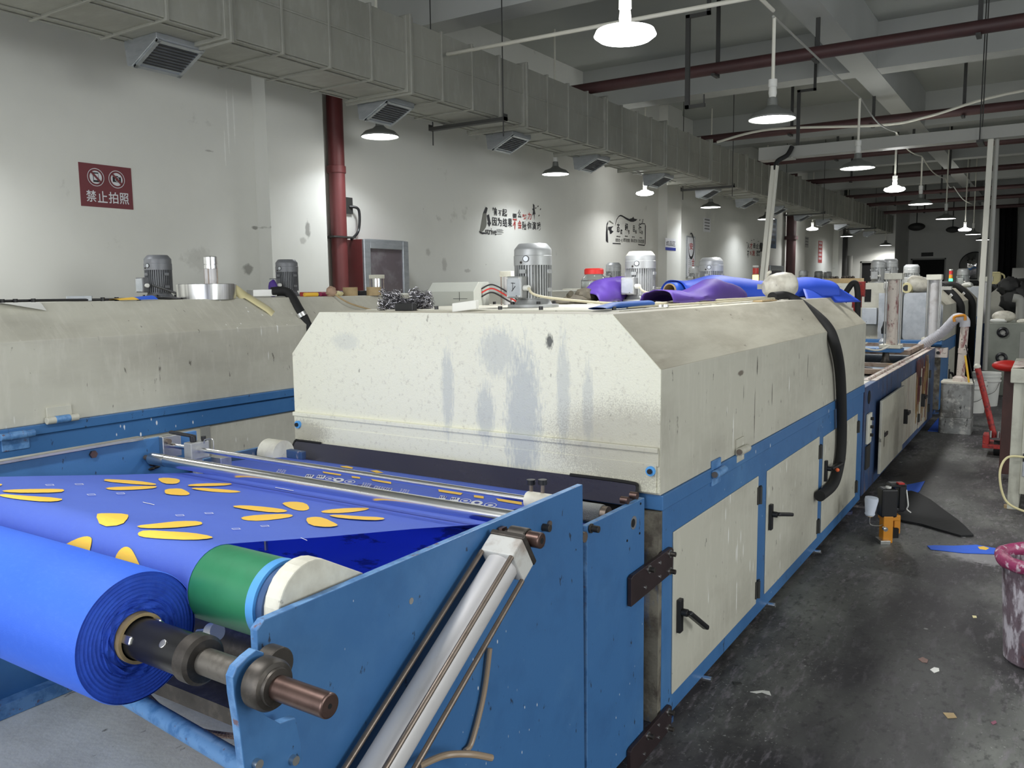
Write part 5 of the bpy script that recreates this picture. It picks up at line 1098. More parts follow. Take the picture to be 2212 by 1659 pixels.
# scraps of cloth lying on the concrete
def flat(P, z, m, name, lab, cat, th=.004):
    pts = [on(2, z, *q) for q in P]; pts = [(p.x, p.y) for p in pts]
    return tag(MB().prism(pts, 2, z-.0, z+th).build(name, m), lab, cat)
flat([(1950, 1065), (1968, 1063), (1985, 1068), (2010, 1082), (2040, 1105), (2068, 1125), (2085, 1140), (2103, 1159), (2075, 1160), (2040, 1150), (1990, 1135), (1948, 1127), (1930, 1115)], .003, mat('black_cloth', srgb(20, 21, 23), .75, bump=.2, bscale=30), 'black_cloth', 'black cloth spread on the floor behind the bag sewing machine', 'cloth', .012)
flat([(1930, 1054), (1998, 1040), (1986, 1062), (1976, 1068)], .002, m_fab, 'cloth_scrap', 'small blue cloth scrap beyond the black cloth', 'cloth')
flat([(2003, 1180), (2018, 1179), (2060, 1180), (2110, 1178), (2160, 1187), (2168, 1198), (2080, 1195), (2010, 1187)], .002, m_fab, 'cloth_scrap', 'long blue cloth scrap with a yellow spot pointing at the pink rimmed bucket', 'cloth')
pts = [on(2, .0065, *q) for q in ((2112, 1181), (2125, 1180), (2137, 1184), (2130, 1188), (2116, 1186))]; MB().prism([(p.x, p.y) for p in pts], 2, .0064, .0068).build('yellow_print', m_yel, bpy.data.objects['cloth_scrap.001' if 'cloth_scrap.001' in bpy.data.objects else 'cloth_scrap'])
flat([(2037, 1540), (2060, 1541), (2067, 1551), (2047, 1552)], .001, m_card, 'cardboard_scrap', 'small square tan cardboard scrap on the floor at the lower right', 'cardboard', .002)
flat([(1620, 1495), (1647, 1492), (1662, 1494), (1666, 1503), (1656, 1500), (1645, 1496), (1634, 1498)], .001, m_white, 'paper_scrap', 'forked white paper shred on the floor near the machine base', 'paper', .002)
flat([(2100, 1330), (2109, 1331), (2110, 1335), (2102, 1335)], .001, m_tape, 'paper_scrap', 'tiny yellow paper shred left of the pink rimmed bucket', 'paper', .002)
flat([(2009, 1447), (2018, 1442), (2028, 1444), (2029, 1450), (2018, 1454)], .0005, m_white, 'paint_chip', 'round white paint chip in the middle of the floor', 'paint chip', .002)
flat([(2140, 1561), (2150, 1557), (2153, 1562), (2145, 1566)], .0005, plain('dull_pink', (140, 86, 104)), 'paint_chip', 'dull pink paint chip at the lower right of the floor', 'paint chip', .002)
flat([(1983, 1424), (1993, 1420), (2005, 1426), (2003, 1432), (1992, 1431)], .0005, plain('dull_brown', (126, 100, 92)), 'paint_chip', 'brownish paint chip near the round white one', 'paint chip', .002)
flat([(1582, 1473), (1600, 1474), (1603, 1478), (1586, 1479)], .0005, m_bracket, 'metal_sliver', 'thin dark metal sliver near the machine base', 'sliver', .002)
# chipped bucket
c = on(2, 0, 2215, 1410); t = thing('crusted_bucket', 'paint crusted bucket with a thick magenta rim at the right edge', 'bucket', (c.x, c.y, 0))
cb = Vector((.035, 4.02, 0)); t.location = cb; t['_b'] = list(cb)
MB().lathe(cb, (0, 0, 1), [(0, .001), (0, .125), (.01, .135), (.40, .158), (.44, .16), (.44, .148), (.06, .125), (.05, .001)], 44).build('bucket_body', m_bucket, t)
g = MB(); vs = []
for i in range(44):
    a = 2*math.pi*i/44; rr_ = .024*(1+.2*mnoise.noise(Vector((math.cos(a)*3, math.sin(a)*3, 1))))
    for j in range(12):
        b = 2*math.pi*j/12; vs.append(cb+Vector((math.cos(a)*(.164+rr_*math.cos(b)), math.sin(a)*(.164+rr_*math.cos(b)), .44+rr_*1.2*math.sin(b))))
g.add(vs, [(i*12+j, ((i+1) % 44)*12+j, ((i+1) % 44)*12+(j+1) % 12, i*12+(j+1) % 12) for i in range(44) for j in range(12)], 0, True)
g.build('crusted_rim', m_brim, t)
# ============================================================ signs and decals
m_signred = plain('sign_red', (112, 52, 58), .5); m_signw = plain('sign_white', (212, 212, 216), .5); m_ink = plain('decal_black', (34, 34, 38), .6); m_inkr = plain('decal_red', (168, 60, 56), .6)
WX = -6.0
def UV(z, dx=.004): return
def rect(g, y0, z0, y1, z1, mi, dx): g.add([(WX+dx, y0, z0), (WX+dx, y1, z0), (WX+dx, y1, z1), (WX+dx, y0, z1)], [(0, 1, 2, 3)], mi)
a, b = on(0, WX, 169, 352), on(0, WX, 286, 453); y0, y1, z0, z1 = on(0, WX, 172, 400).y, on(0, WX, 285, 410).y, 2.232, 2.545
t = thing('warning_sign', 'red sign forbidding phones and cameras, with four white Chinese characters', 'sign', (WX, (y0+y1)/2, z0))
W_, H_ = y1-y0, z1-z0
MB().box((WX, y0, z0), (WX+.004, y1, z1)).build('sign_board', m_signred, t)
g = MB(); R_ = W_*.155
def disc(g, cy, cz, r0, r1, mi, dx, n=36):
    vs = [(WX+dx, cy+r*math.cos(2*math.pi*i/n), cz+r*math.sin(2*math.pi*i/n)) for i in range(n) for r in (max(r0, 1e-4), r1)]
    g.add(vs, [(2*i, 2*i+1, 2*((i+1) % n)+1, 2*((i+1) % n)) for i in range(n)], mi)
for cy in (y0+W_*.30, y0+W_*.70):
    cz = z0+H_*.69; disc(g, cy, cz, R_*.95, R_*1.02, 0, .006); disc(g, cy, cz, 0, R_*.74, 0, .006)
    if cy < y0+W_*.5:
        g.box((WX+.007, cy-R_*.33, cz-R_*.55), (WX+.0075, cy+R_*.33, cz+R_*.55), 1); g.box((WX+.009, cy-R_*.27, cz-R_*.33), (WX+.0095, cy+R_*.27, cz+R_*.40), 0)
    else:
        g.box((WX+.007, cy-R_*.52, cz-R_*.32), (WX+.008, cy+R_*.52, cz+R_*.28), 1); g.box((WX+.007, cy-R_*.18, cz+R_*.28), (WX+.008, cy+R_*.18, cz+R_*.40), 1); disc(g, cy, cz, R_*.20, R_*.26, 0, .010)
    d_ = R_*.62; n_ = .09*R_
    g.add([(WX+.012, cy-d_-n_, cz+d_-n_), (WX+.012, cy-d_+n_, cz+d_+n_), (WX+.012, cy+d_+n_, cz-d_+n_), (WX+.012, cy+d_-n_, cz-d_-n_)], [(0, 1, 2, 3)], 2)
g.build('pictograms', [m_signw, m_ink, m_signred], t)
g = MB()
for i, ch in enumerate('禁止拍照'): wtext(g, ch, 1, (WX+.007, y0+W_*(.10+.21*i), z0+H_*.11), (0, 1, 0), (0, 0, 1), bold=.012, fit=(W_*.185, H_*.27))
g.build('lettering', m_signw, t)
# decal 1
def D2(px, py): p = on(0, WX, px, py); return p.y, p.z
t = thing('wall_decal', 'black and red Chinese slogan decal with the word strive and an arrow', 'decal', (WX, 9.3, 2.4))
def dpx(P, s, ox, oy): return [D2(ox+x/s, oy+y/s) for x, y in P]
s_, ox, oy = 2212/160, 1025, 430
g = MB()
def poly(P, mi=0, dx=.004, s=None, o=None):
    q = dpx(P, s or s_, *(o or (ox, oy))); g.add([(WX+dx, y, z) for y, z in q], [tuple(range(len(q)))], mi)
poly([(330, 235), (385, 270), (350, 420), (355, 760), (330, 850), (250, 960), (200, 985), (150, 960), (210, 660), (250, 420)], 2)
poly([(330, 235), (385, 270), (350, 420), (300, 430), (250, 420)], 0, .005)
poly([(130, 950), (200, 985), (320, 1000), (310, 1040), (220, 1050), (150, 1010)], 0, .005)
poly([(360, 490), (425, 450), (475, 700), (495, 710), (435, 835), (370, 700), (400, 700)])
def put(ch, x0, y0_, x1, y1_, mi=0, bold=.018):
    (ya_, za), (yb2, zb_) = D2(ox+x0/s_, oy+y1_/s_), D2(ox+x1/s_, oy+y0_/s_)
    wtext(g, ch, 1, (WX+.005, ya_, za), (0, 1, 0), (0, 0, 1), bold=bold, fit=(yb2-ya_, zb_-za), mi=mi)
for ch, b in zip('因为结果', ((525, 560, 655, 790), (680, 560, 805, 805), (835, 580, 965, 825), (990, 590, 1115, 830))): put(ch, *b)
for ch, b in zip('不会', ((1135, 600, 1260, 905), (1285, 640, 1400, 885))): put(ch, *b, mi=1)
for ch, b in zip('陪你演戏', ((1425, 670, 1540, 915), (1570, 680, 1690, 905), (1715, 680, 1830, 915), (1855, 690, 1965, 935))): put(ch, *b)
for ch, b, mi in (('输', (530, 250, 665, 480), 0), ('不', (700, 345, 810, 500), 0), ('起', (820, 305, 965, 515), 0), ('要', (1130, 445, 1255, 565), 0), ('么', (1285, 325, 1390, 560), 0), ('努', (1420, 460, 1550, 600), 1), ('力', (1580, 405, 1690, 610), 1)): put(ch, *b, mi=mi)
put('strive', 315, 890, 650, 1050, bold=.01)
for y_, x1 in ((905, 825), (940, 860), (965, 830), (1000, 860), (1045, 815)): poly([(650, y_-5), (x1, y_-5), (x1, y_+5), (650, y_+5)])
poly([(1735, 140), (1785, 180), (1790, 320), (1815, 460), (1790, 450), (1780, 640), (1765, 450), (1720, 500), (1745, 350), (1715, 295), (1750, 280)])
for (x, y) in ((1885, 215), (1960, 300), (1820, 265), (1915, 490)): poly([(x-20, y+25), (x+5, y-30), (x+25, y), (x, y+30)])
g.build('lettering', [m_ink, m_inkr, plain('decal_grey', (108, 108, 100), .7)], t)
# decal 2
t = thing('wall_decal', 'black framed Chinese decal with four lettering columns beside the second wall column', 'decal', (WX, 12.8, 2.4))
g = MB(); s_, ox, oy = 2212/120, 1295, 450
poly([(610, 730), (625, 600), (680, 420), (760, 300), (830, 262), (900, 280), (1060, 370), (1180, 425), (1290, 390), (1340, 335), (1370, 410), (1500, 435), (1440, 500), (1340, 540), (1230, 535), (1080, 460), (900, 340), (820, 315), (760, 345), (690, 450), (640, 600)])
poly([(350, 490), (330, 620), (300, 700), (320, 880), (320, 1000), (340, 1340), (350, 1370), (290, 1350), (245, 1290), (250, 950), (280, 620)])
poly([(400, 480), (540, 590), (550, 640), (480, 600), (400, 560), (360, 520)], 2)
poly([(330, 740), (440, 730), (550, 710), (470, 800), (470, 870), (555, 925), (450, 1020), (410, 1020), (390, 900), (340, 850)])
poly([(515, 1375), (830, 1390), (845, 1435), (515, 1415)]); poly([(1640, 590), (1800, 600), (1800, 635), (1650, 630)]); poly([(1800, 600), (1840, 700), (1825, 1400), (1790, 1500), (1800, 1400), (1805, 700)]); poly([(1530, 1425), (1800, 1455), (1780, 1495), (1530, 1465)])
for ch, b in (('态', (680, 590, 795, 945)), ('度', (820, 835, 905, 1030)), ('细', (1000, 600, 1120, 880)), ('节', (1120, 865, 1190, 1040)), ('目', (1325, 690, 1395, 940)), ('标', (1405, 860, 1475, 1010)), ('行', (1550, 590, 1655, 990)), ('动', (1655, 890, 1715, 1050))): put(ch, *b)
for w_, b in (('attitude', (665, 1090, 825, 1140)), ('details', (1000, 1080, 1115, 1135)), ('target', (1280, 1115, 1390, 1185)), ('action', (1585, 1145, 1690, 1195))): put(w_, *b)
for w_, b in (('态度决定一切', (625, 1215, 900, 1330)), ('细节决定成败', (940, 1210, 1200, 1335)), ('目标决定方向', (1240, 1225, 1490, 1345)), ('行动决定结果', (1520, 1245, 1770, 1385))): put(w_, *b, bold=.01)
for (x, y) in ((1595, 465), (1715, 460), (1705, 540)): poly([(x-20, y+40), (x, y-40), (x+25, y), (x, y+35)])
g.build('lettering', [m_ink, m_inkr, plain('decal_grey', (108, 108, 100), .7)], t)
# area sign on the second column
cx_ = -5.83+.003
def Dc(px, py, X=-5.83): p = on(0, X, px, py); return p.y, p.z
(ya_, zb_), (yb2, za) = Dc(1437, 514), Dc(1459, 542)
t = thing('area_sign', 'white sign with three dark Chinese characters and a blue foot on the second wall column', 'sign', (-5.83, ya_, za))
MB().box((-5.83, ya_, za), (-5.826, yb2, zb_)).build('sign_board', m_signw, t); MB().box((-5.826, ya_, za), (-5.824, yb2, za+(zb_-za)*.25)).build('blue_foot', m_navyp, t)
g = MB(); w3 = (yb2-ya_)/3.4
for i, ch in enumerate('成品区'): wtext(g, ch, 1, (-5.825, ya_+w3*.2+i*w3*1.05, za+(zb_-za)*.36), (0, 1, 0), (0, 0, 1), bold=.01, fit=(w3*.95, (zb_-za)*.42))
g.build('lettering', m_ink, t)
# tall banner
(ya_, zb_), (yb2, za) = D2(1482, 509), D2(1499, 600)
t = thing('framed_banner', 'tall narrow framed banner with the red characters for safety', 'banner', (WX, ya_, za))
MB().box((WX, ya_, za), (WX+.02, yb2, zb_)).build('banner_frame', m_zinc, t, bevel=.003); MB().box((WX+.02, ya_+.03, za+.03), (WX+.022, yb2-.03, zb_-.03)).build('banner_sheet', m_signw, t)
g = MB(); WX_, WX = WX, WX+.0185; h_ = zb_-za; w_ = yb2-ya_
vs = []; n = 24
for i in range(n+1):
    a = math.radians(110-300*i/n); th = .35+.65*math.sin(math.pi*i/n)
    for k_ in (0, 1): r = w_*.36-(w_*.09*th if k_ else 0); vs.append((WX+.004, ya_+w_*.5+r*math.cos(a), za+h_*.76+r*1.6*math.sin(a)))
g.add(vs, [(2*i, 2*i+1, 2*i+3, 2*i+2) for i in range(n)], 0)
wtext(g, '安', 1, (WX+.005, ya_+w_*.28, za+h_*.67), (0, 1, 0), (0, 0, 1), bold=.018, fit=(w_*.42, h_*.17), mi=1)
wtext(g, '全', 1, (WX+.005, ya_+w_*.58, za+h_*.28), (0, 1, 0), (0, 0, 1), bold=.018, fit=(w_*.3, h_*.2), mi=1)
for cx2 in (.2, .4):
    for i in range(8): wtext(g, '安全生产人人有责'[i], 1, (WX+.005, ya_+w_*cx2, za+h_*(.44-.048*i)), (0, 1, 0), (0, 0, 1), bold=.018, fit=(w_*.10, h_*.035), mi=0)
g.build('lettering', [m_ink, m_inkr], t); WX = WX_
def poster(px0, py0, px1, py1, m_, lab, lines=4, mi=m_ink, name='poster'):
    (ya_, zb_), (yb2, za) = D2(px0, py0), D2(px1, py1)
    t = thing(name, lab, 'poster', (WX, ya_, za)); MB().box((WX, ya_, za), (WX+.006, yb2, zb_)).build('poster_sheet', m_, t); g = MB()
    for i in range(lines):
        z = zb_-(zb_-za)*(i+.8)/(lines+.6)
        for k_ in range(4): y = ya_+(yb2-ya_)*(.14+.19*k_); g.box((WX+.006, y, z), (WX+.007, y+(yb2-ya_)*.12, z+(zb_-za)*.10))
    g.build('poster_print', mi, t)
poster(1520, 470, 1534, 502, m_signw, 'small pale notice high on the wall right of the tall banner')
poster(1768, 520, 1775, 568, m_redp, 'narrow red banner on the far left wall', 5, m_signw)
poster(1739, 511, 1746, 535, m_grey, 'small faded notice on the far left wall left of the narrow red banner', 3)
poster(1662, 470, 1676, 537, mat('blue_poster', srgb(70, 92, 116), .4), 'tall blue grey poster behind the left slanting pole', 5, m_bracket)
t = thing('wall_decal', 'black and red lettering decal partly hidden by the left slanting pole', 'decal', (WX, 19.3, 2.3))
g = MB(); s_, ox, oy = 2212/360, 1400, 420
for w_, b, mi in (('人', (1315, 650, 1345, 720), 0), ('才', (1345, 645, 1385, 720), 1), ('是', (1390, 650, 1425, 715), 0), ('企', (1430, 655, 1465, 720), 0), ('业', (1470, 650, 1510, 720), 0), ('不', (1310, 750, 1340, 840), 0), ('断', (1350, 755, 1372, 810), 1), ('发', (1375, 745, 1420, 815), 1), ('展', (1430, 750, 1490, 820), 0)): put(w_, *b, mi=mi)
for (x, y) in ((1310, 640), (1370, 610), (1400, 600), (1460, 622)): poly([(x-8, y+6), (x, y-6), (x+12, y+4)])
g.build('lettering', [m_ink, m_inkr], t)
# ============================================================ screen printing table beyond the nearest hood
K = thing('printing_table', 'long paint smeared screen printing table behind the nearest drying machine', 'printing machine', (-1.9, 8.3, 0))
YA, YB_ = 6.30, 10.5
g = MB().box((XRF-.05, YA, .07), (XRF, YB_, .862)).box((XL, YA, .07), (XL+.05, YB_, .862)).box((XL+.05, YA+.02, .07), (XRF-.05, YA+.06, .8)).box((XL+.05, YB_-.05, .07), (XRF-.05, YB_-.01, .8))
g.build('base_frame', m_blued, K, bevel=.004)
MB().box((XL+.05, YA+.08, .76), (XRF-.05, YB_-.06, .80)).build('table_bed', m_tin, K)
MB().box((XRF-.10, YA+.45, .862), (XRF-.0, YB_, .868)).box((XRF-.06, YA+.45, .868), (XRF-.045, YB_, .885)).build('edge_rail', m_pipew, K, bevel=.002)
for i, (a, b, zt, zb) in enumerate(((6.74, 7.86, .715, .15), (7.98, 9.12, .73, .14), (9.2, 9.9, .74, .13))):
    o = MB().box((XRF+.001 if i else XRF+.03, a, zb), (XRF+.012 if i else XRF+.05, b, zt)).build('door', m_creamp if i else m_creamd, K, bevel=.004)
    MB().box((XRF+.012, a+.12, .34), (XRF+.05, a+.15, .47)).box((XRF+.04, a+.12, .42), (XRF+.06, a+.25, .45)).build('door_handle', m_black, o, bevel=.003)
    for z_ in (.25, .62): MB().box((XRF+.01, b-.02, z_-.04), (XRF+.03, b+.04, z_+.04)).build('door_hinge', m_bracket, o)
g = MB()
for i in range(60):
    y = 8.9+random.random()*.9; z0 = .86-random.random()*.15; ln = .1+random.random()*.5
    g.box((XRF+.012, y, z0-ln), (XRF+.016, y+.008+random.random()*.012, z0))
o = g.build('paint_drips', mat('paint_drips', srgb(150, 120, 72), .4, 0, [('n', srgb(100, 34, 44), (3, 3, 2), .48, .54, .9), ('n', srgb(50, 34, 30), (9, 9, 2), .6, .65, .8)]), K); o['kind'] = 'stuff'
p = on(0, XRF, 1877, 858); MB().cyl((XRF+.001, p.y, p.z), (XRF+.003, p.y, p.z), .05, seg=24).build('oval_slot', m_dark, K)
MB().box((XRF+.002, 6.36, .44), (XRF+.02, 6.50, .66)).build('switch_plate', m_whitem, K, bevel=.004)
for z_ in (.5, .56, .62): MB().cyl((XRF+.02, 6.44, z_), (XRF+.04, 6.44, z_), .012, seg=12).build('switch_knob', m_black, K)
MB().box((XRF+.002, 6.37, .25), (XRF+.012, 6.52, .42)).build('dark_cover', m_bracket, K)
# cross bars and columns
def column(X, px, z0, z1, r, lab, bar_y=None):
    y = on(0, X, px, 650).y; c = Vector((X, y, z0))
    t = thing('pneumatic_column', lab, 'cylinder', c, 'tall pneumatic columns of the printing table')
    MB().cyl(c+Vector((0, 0, .03)), (X, y, z1-.06), r, seg=36).build('barrel', m_pipew if px < 1960 else m_alum, t)
    MB().box((X-r-.028, y-r-.028, z1-.06), (X+r+.028, y+r+.028, z1)).build('end_cap', m_whitem, t, bevel=.004)
    MB().box((X-r-.05, y-r-.05, z0), (X+r+.04, y+r+.04, z0+.035)).build('base_plate', m_whitem, t, bevel=.004)
    for a, b in ((-1, -1), (1, -1), (1, 1), (-1, 1)): MB().cyl((X+a*(r+.012), y+b*(r+.012), z0+.03), (X+a*(r+.012), y+b*(r+.012), z1-.05), .007, seg=10).build('tie_rod', m_steel, t)
    return y
ya = column(-1.3, 1930, .965, 1.69, .050, 'left tall pneumatic column, streaked with red paint')
yb = column(-1.13, 2017, .94, 1.685, .050, 'right tall pneumatic column, beside the galvanised sheet')
for y, z in ((ya, .965), (yb, .94)):
    MB().box((XL+.1, y-.09, z-.04), (-1.02 if y > 9.5 else -1.2, y+.09, z-.002)).build('lift_beam', m_blue, K, bevel=.003)
    for x in (-2.6, -1.35): MB().lathe((x, y, .80), (0, 0, 1), [(0, .05), (.03, .05), (.05, .035), (.125 if y < 9.5 else .1, .03)], 18).build('lift_foot', m_iron, K)
for (y, x, z) in ((7.2, -1.6, .80), (7.5, -1.9, .80)):
    tag(MB().ball((x, y, z+.03), .09, seg=14, rings=9, sc=(1.4, 1, .45), fn=lambda d_: 1+.3*mnoise.noise(d_*3+Vector((x, y, 0)))).build('crumpled_sheet', m_plate if x > -1.7 else m_galv), 'crumpled %s wrapping on the near end of the printing table' % ('dark' if x > -1.7 else 'silvery'), 'wrapping')
tag(MB().box((-1.45, 6.75, .80), (-1.14, 7.25, .806)).build('paper_sheet', m_whitem), 'stained paper on the near corner of the printing table', 'paper')
# printing screens
def screen(y0, y1, z, lab):
    t = thing('printing_screen', lab, 'printing screen', (-1.9, y0, z), 'printing screens on the table')
    x0, x1 = -2.7, -1.16; g = MB()
    for a, b in (((x0, y0), (x1, y0+.05)), ((x0, y1-.05), (x1, y1)), ((x0, y0+.05), (x0+.05, y1-.05)), ((x1-.05, y0+.05), (x1, y1-.05))): g.box((a[0], a[1], z), (b[0], b[1], z+.045))
    g.build('screen_frame', mat('stained_screen_frame', srgb(150, 132, 116), .5, 0, [('n', srgb(90, 60, 50), (9, 9, 9), .45, .65, .8), ('n', srgb(200, 150, 80), (5, 5, 5), .6, .66, .8)]), t, bevel=.003)
    MB().box((x0+.03, y0+.03, z+.006), (x1-.03, y1-.03, z+.010)).build('screen_mesh', mat('screen_mesh', srgb(120, 140, 160), .4), t)
    MB().tube([(x0+.2, y0+.3, z+.03), (-1.9, y0+.35, z+.05), (x1-.15, y0+.2, z+.03)], .008, 6).build('squeegee', m_iron, t)
screen(9.05, 10.1, .885, 'printing screen beside the left tall column, its long edge crusted with orange paint')
screen(7.7, 8.35, .815, 'low printing screen between the nearest hood and the left tall column')
for (a, b, lb) in ((-2.4, -1.5, 'upper'), (-2.0, -1.3, 'lower')):
    z = 1.02 if lb == 'upper' else .99
    tag(MB().tube([(a, 8.3, z), ((a+b)/2, 8.35, z+.04), (b-.1, 8.55, z-.03), (b, 8.7, z+.0)], .009, 8).build('air_hose', m_conduit), 'white air hose looping on the printing table left of the tall column, the %s one' % lb, 'hose', 'air hoses on the printing table')
t = thing('spray_bottle', 'dark spray bottle standing on the printing table between hood and left column', 'bottle', (-1.62, 8.4, .86))
p = on(1, 9.6, 1909, 745); MB().lathe((p.x, 9.6, .86), (0, 0, 1), [(0, .001), (0, .05), (.12, .05), (.16, .02), (.2, .02)], 20).build('bottle_body', m_galv, t)
MB().lathe((p.x, 9.6, 1.06), (0, 0, 1), [(0, .03), (.05, .035), (.09, .02), (.13, .012), (.14, .001)], 16).build('bottle_top', m_black, t)
# pale box with dark window and the galvanised sheet in front of the second dryer
t = thing('electrical_box', 'pale tall box with a dark rectangular window behind the nearest hood', 'electrical box', (-1.8, 11.05, 0))
MB().box((-2.3, 10.98, .9), (-1.53, 11.4, 1.6)).build('box_body', m_creamd, t, bevel=.004)
a, b = on(1, 10.97, 1867, 652), on(1, 10.97, 1882, 625); MB().box((a.x, 10.972, a.z), (b.x, 10.98, b.z)).build('window', m_dark, t)
MB().box((-1.62, 10.96, .9), (-1.53, 10.98, 1.6)).build('edge_strip', m_card, t)
a, b = on(1, 10.9, 1862, 700), on(1, 10.9, 1895, 665); tag(MB().box((a.x, 10.86, a.z), (b.x, 10.96, b.z)).build('control_panel', m_galv, bevel=.004), 'small silvery panel below the dark window of the pale box', 'panel')
t = thing('galvanised_guard', 'ink spotted galvanised sheet guard between the two tall columns', 'sheet guard', (-1.3, 10.9, .9))
a, b = on(1, 10.9, 1949, 735), on(1, 10.9, 2034, 632)
P = rr(a.x, b.x, b.z, a.z, .05); MB().prism(P, 1, 10.88, 10.9).build('sheet', m_galv, t)
a, b = on(1, 10.93, 1895, 745), on(1, 10.93, 1948, 633); MB().box((a.x, 10.92, a.z), (b.x, 10.95, b.z)).build('side_sheet', m_galv, t)
for (px, lb) in ((1926, 'inner'),): pass
# things on top of the second dryer and box
def at(Y, px, py): return on(1, Y, px, py)
c = at(11.2, 1990, 628); c.z = 1.545
t = thing('funnel_bottle', 'translucent bottle with a red cap lying between the two tall columns', 'bottle', c)
ax_ = Vector((1, -.1, -.22)).normalized(); q = at(11.0, 1962, 610); 
MB().lathe(q, ax_, [(0, .001), (0, .07), (.03, .095), (.13, .10), (.2, .07), (.25, .035)], 24).build('bottle_body', m_jug, t); q2 = q+ax_*.25; MB().cyl(q2, q2+ax_*.07, .036, seg=18).build('bottle_cap', m_red, t, bevel=.004)
c = at(10.9, 1958, 622); t = thing('tape_spool', 'yellowish roll with a black hollow core beside the left tall column', 'roll', c)
MB().cyl(c, c+Vector((.04, .16, 0)), .062, seg=28).build('roll_body', m_tape, t, bevel=.006); MB().cyl(c+Vector((0, -.004, 0)), c+Vector((0, .0, 0)), .036, seg=24).build('core', m_black, t)
c = at(10.9, 1910, 617); tag(MB().cyl(c, c+Vector((.12, .05, 0)), .045, seg=20).build('white_roll', m_white, bevel=.006), 'small white roll left of the left tall column', 'roll')
a, b = at(11.3, 1984, 640), at(11.3, 2010, 597); tag(MB().prism([(a.x, 1.5), (b.x, 1.5), (b.x, b.z-.02), (a.x+.01, b.z)], 1, 11.3, 11.31).build('paper_pad', m_white), 'white printed paper sheet standing left of the right tall column', 'paper')
c = at(11.4, 2016, 617); tag(MB().box((c.x+.03, 11.35, 1.505), (c.x+.2, 11.5, 1.545)).build('white_block', m_white), 'white block right of the right tall column', 'block')
def tower(base, s_, cols, lab, on_i):
    t = thing('signal_tower', lab, 'signal light', base); b = Vector(base)
    MB().cyl(b, b+Vector((0, 0, .12*s_)), .045*s_, .03*s_, seg=20).build('tower_base', m_grey, t); z = .12*s_
    for i, (cl, nm) in enumerate(cols):
        em = i == on_i
        mm = mat('lens_%s' % nm+('_lit' if em else ''), cl, .3, emit=(cl, 14 if em else 0.15))
        MB().cyl(b+Vector((0, 0, z)), b+Vector((0, 0, z+.07*s_)), .035*s_, seg=20).build(nm+'_lens', mm, t); z += .07*s_
        MB().cyl(b+Vector((0, 0, z)), b+Vector((0, 0, z+.012*s_)), .037*s_, seg=20).build('lens_ring', m_grey, t); z += .012*s_
    MB().cyl(b+Vector((0, 0, z)), b+Vector((0, 0, z+.02*s_)), .036*s_, seg=20).build('tower_cap', m_white, t)
p = on(0, -1.35, 2053, 617); tower((p.x, p.y, 1.506), .75, (((.02, 1, .15), 'green'), ((.9, .35, .02), 'amber'), ((.6, .02, .02), 'red')), 'signal tower with its green light lit, right of the tall columns', 0)
p = on(0, -3.95, 1632, 600); tower((p.x, p.y, 1.50), 1.3, (((1, .22, .05), 'orange'), ((.5, .04, .03), 'dark_red')), 'signal tower with an orange red light lit, behind the blue cloth', 0)
for (px, w_, h_, m_, lb, nm) in ((2067, .1, .09, m_bucket, 'dark bottle like can right of the green signal tower', 'paint_can'), (2090, .18, .09, m_white, 'crumpled white cloth in front of the round mirror', 'cloth_heap')):
    p = on(1, 15.6, px, 612); tag(MB().ball((p.x, p.y, 1.505+h_*.5), h_*.6, seg=14, rings=9, sc=(w_/h_*.8, w_/h_*.8, .8), fn=lambda d_: 1+.2*mnoise.noise(d_*3+Vector((px, 0, 0)))).build(nm, m_), lb, 'cloth' if 'cloth' in lb else 'can')
# curved black belt and red bracket behind the end of the nearest hood
t = thing('hose_arch', 'black hose arching just beyond the far end of the nearest hood', 'hose', (-1.9, 7.0, 1.3))
pts = [at(8.6, 1818, 760), at(8.6, 1822, 655), at(8.6, 1835, 620), at(8.6, 1848, 612), at(8.6, 1853, 640), at(8.6, 1852, 700), at(8.6, 1851, 775)]
MB().tube(pts, .028, 12).build('arch', m_rubber, t)
t = thing('red_valve', 'red valve block right of the arching black hose', 'valve', at(8.9, 1860, 650))
a = at(8.9, 1856, 630); MB().box((a.x-.03, 8.88, a.z-.05), (a.x+.05, 8.95, a.z+.10)).box((a.x-.06, 8.87, a.z-.16), (a.x+.02, 8.95, a.z-.05)).build('valve_body', m_redp, t, bevel=.004); MB().cyl((a.x-.03, 8.9, a.z-.22), (a.x-.03, 8.9, a.z-.16), .02).build('valve_knob', m_red, t); MB().cyl((a.x-.03, 8.9, .80), (a.x-.03, 8.9, a.z-.2), .012).build('valve_stem', m_iron, t)
c = at(11.15, 1845, 607); t = thing('tool_tray', 'shallow brown tray of tools left of the bright grey far motor', 'tray', c)
MB().box((c.x-.35, 11.1, 1.601), (c.x+.08, 11.35, 1.66)).build('tray_body', m_card, t, bevel=.004)
g = MB(); 
for i in range(14): g.ball((c.x-.3+random.random()*.34, 11.15+random.random()*.15, 1.67), .022, seg=8, rings=5)
o = g.build('tools', m_iron, t); o['kind'] = 'stuff'
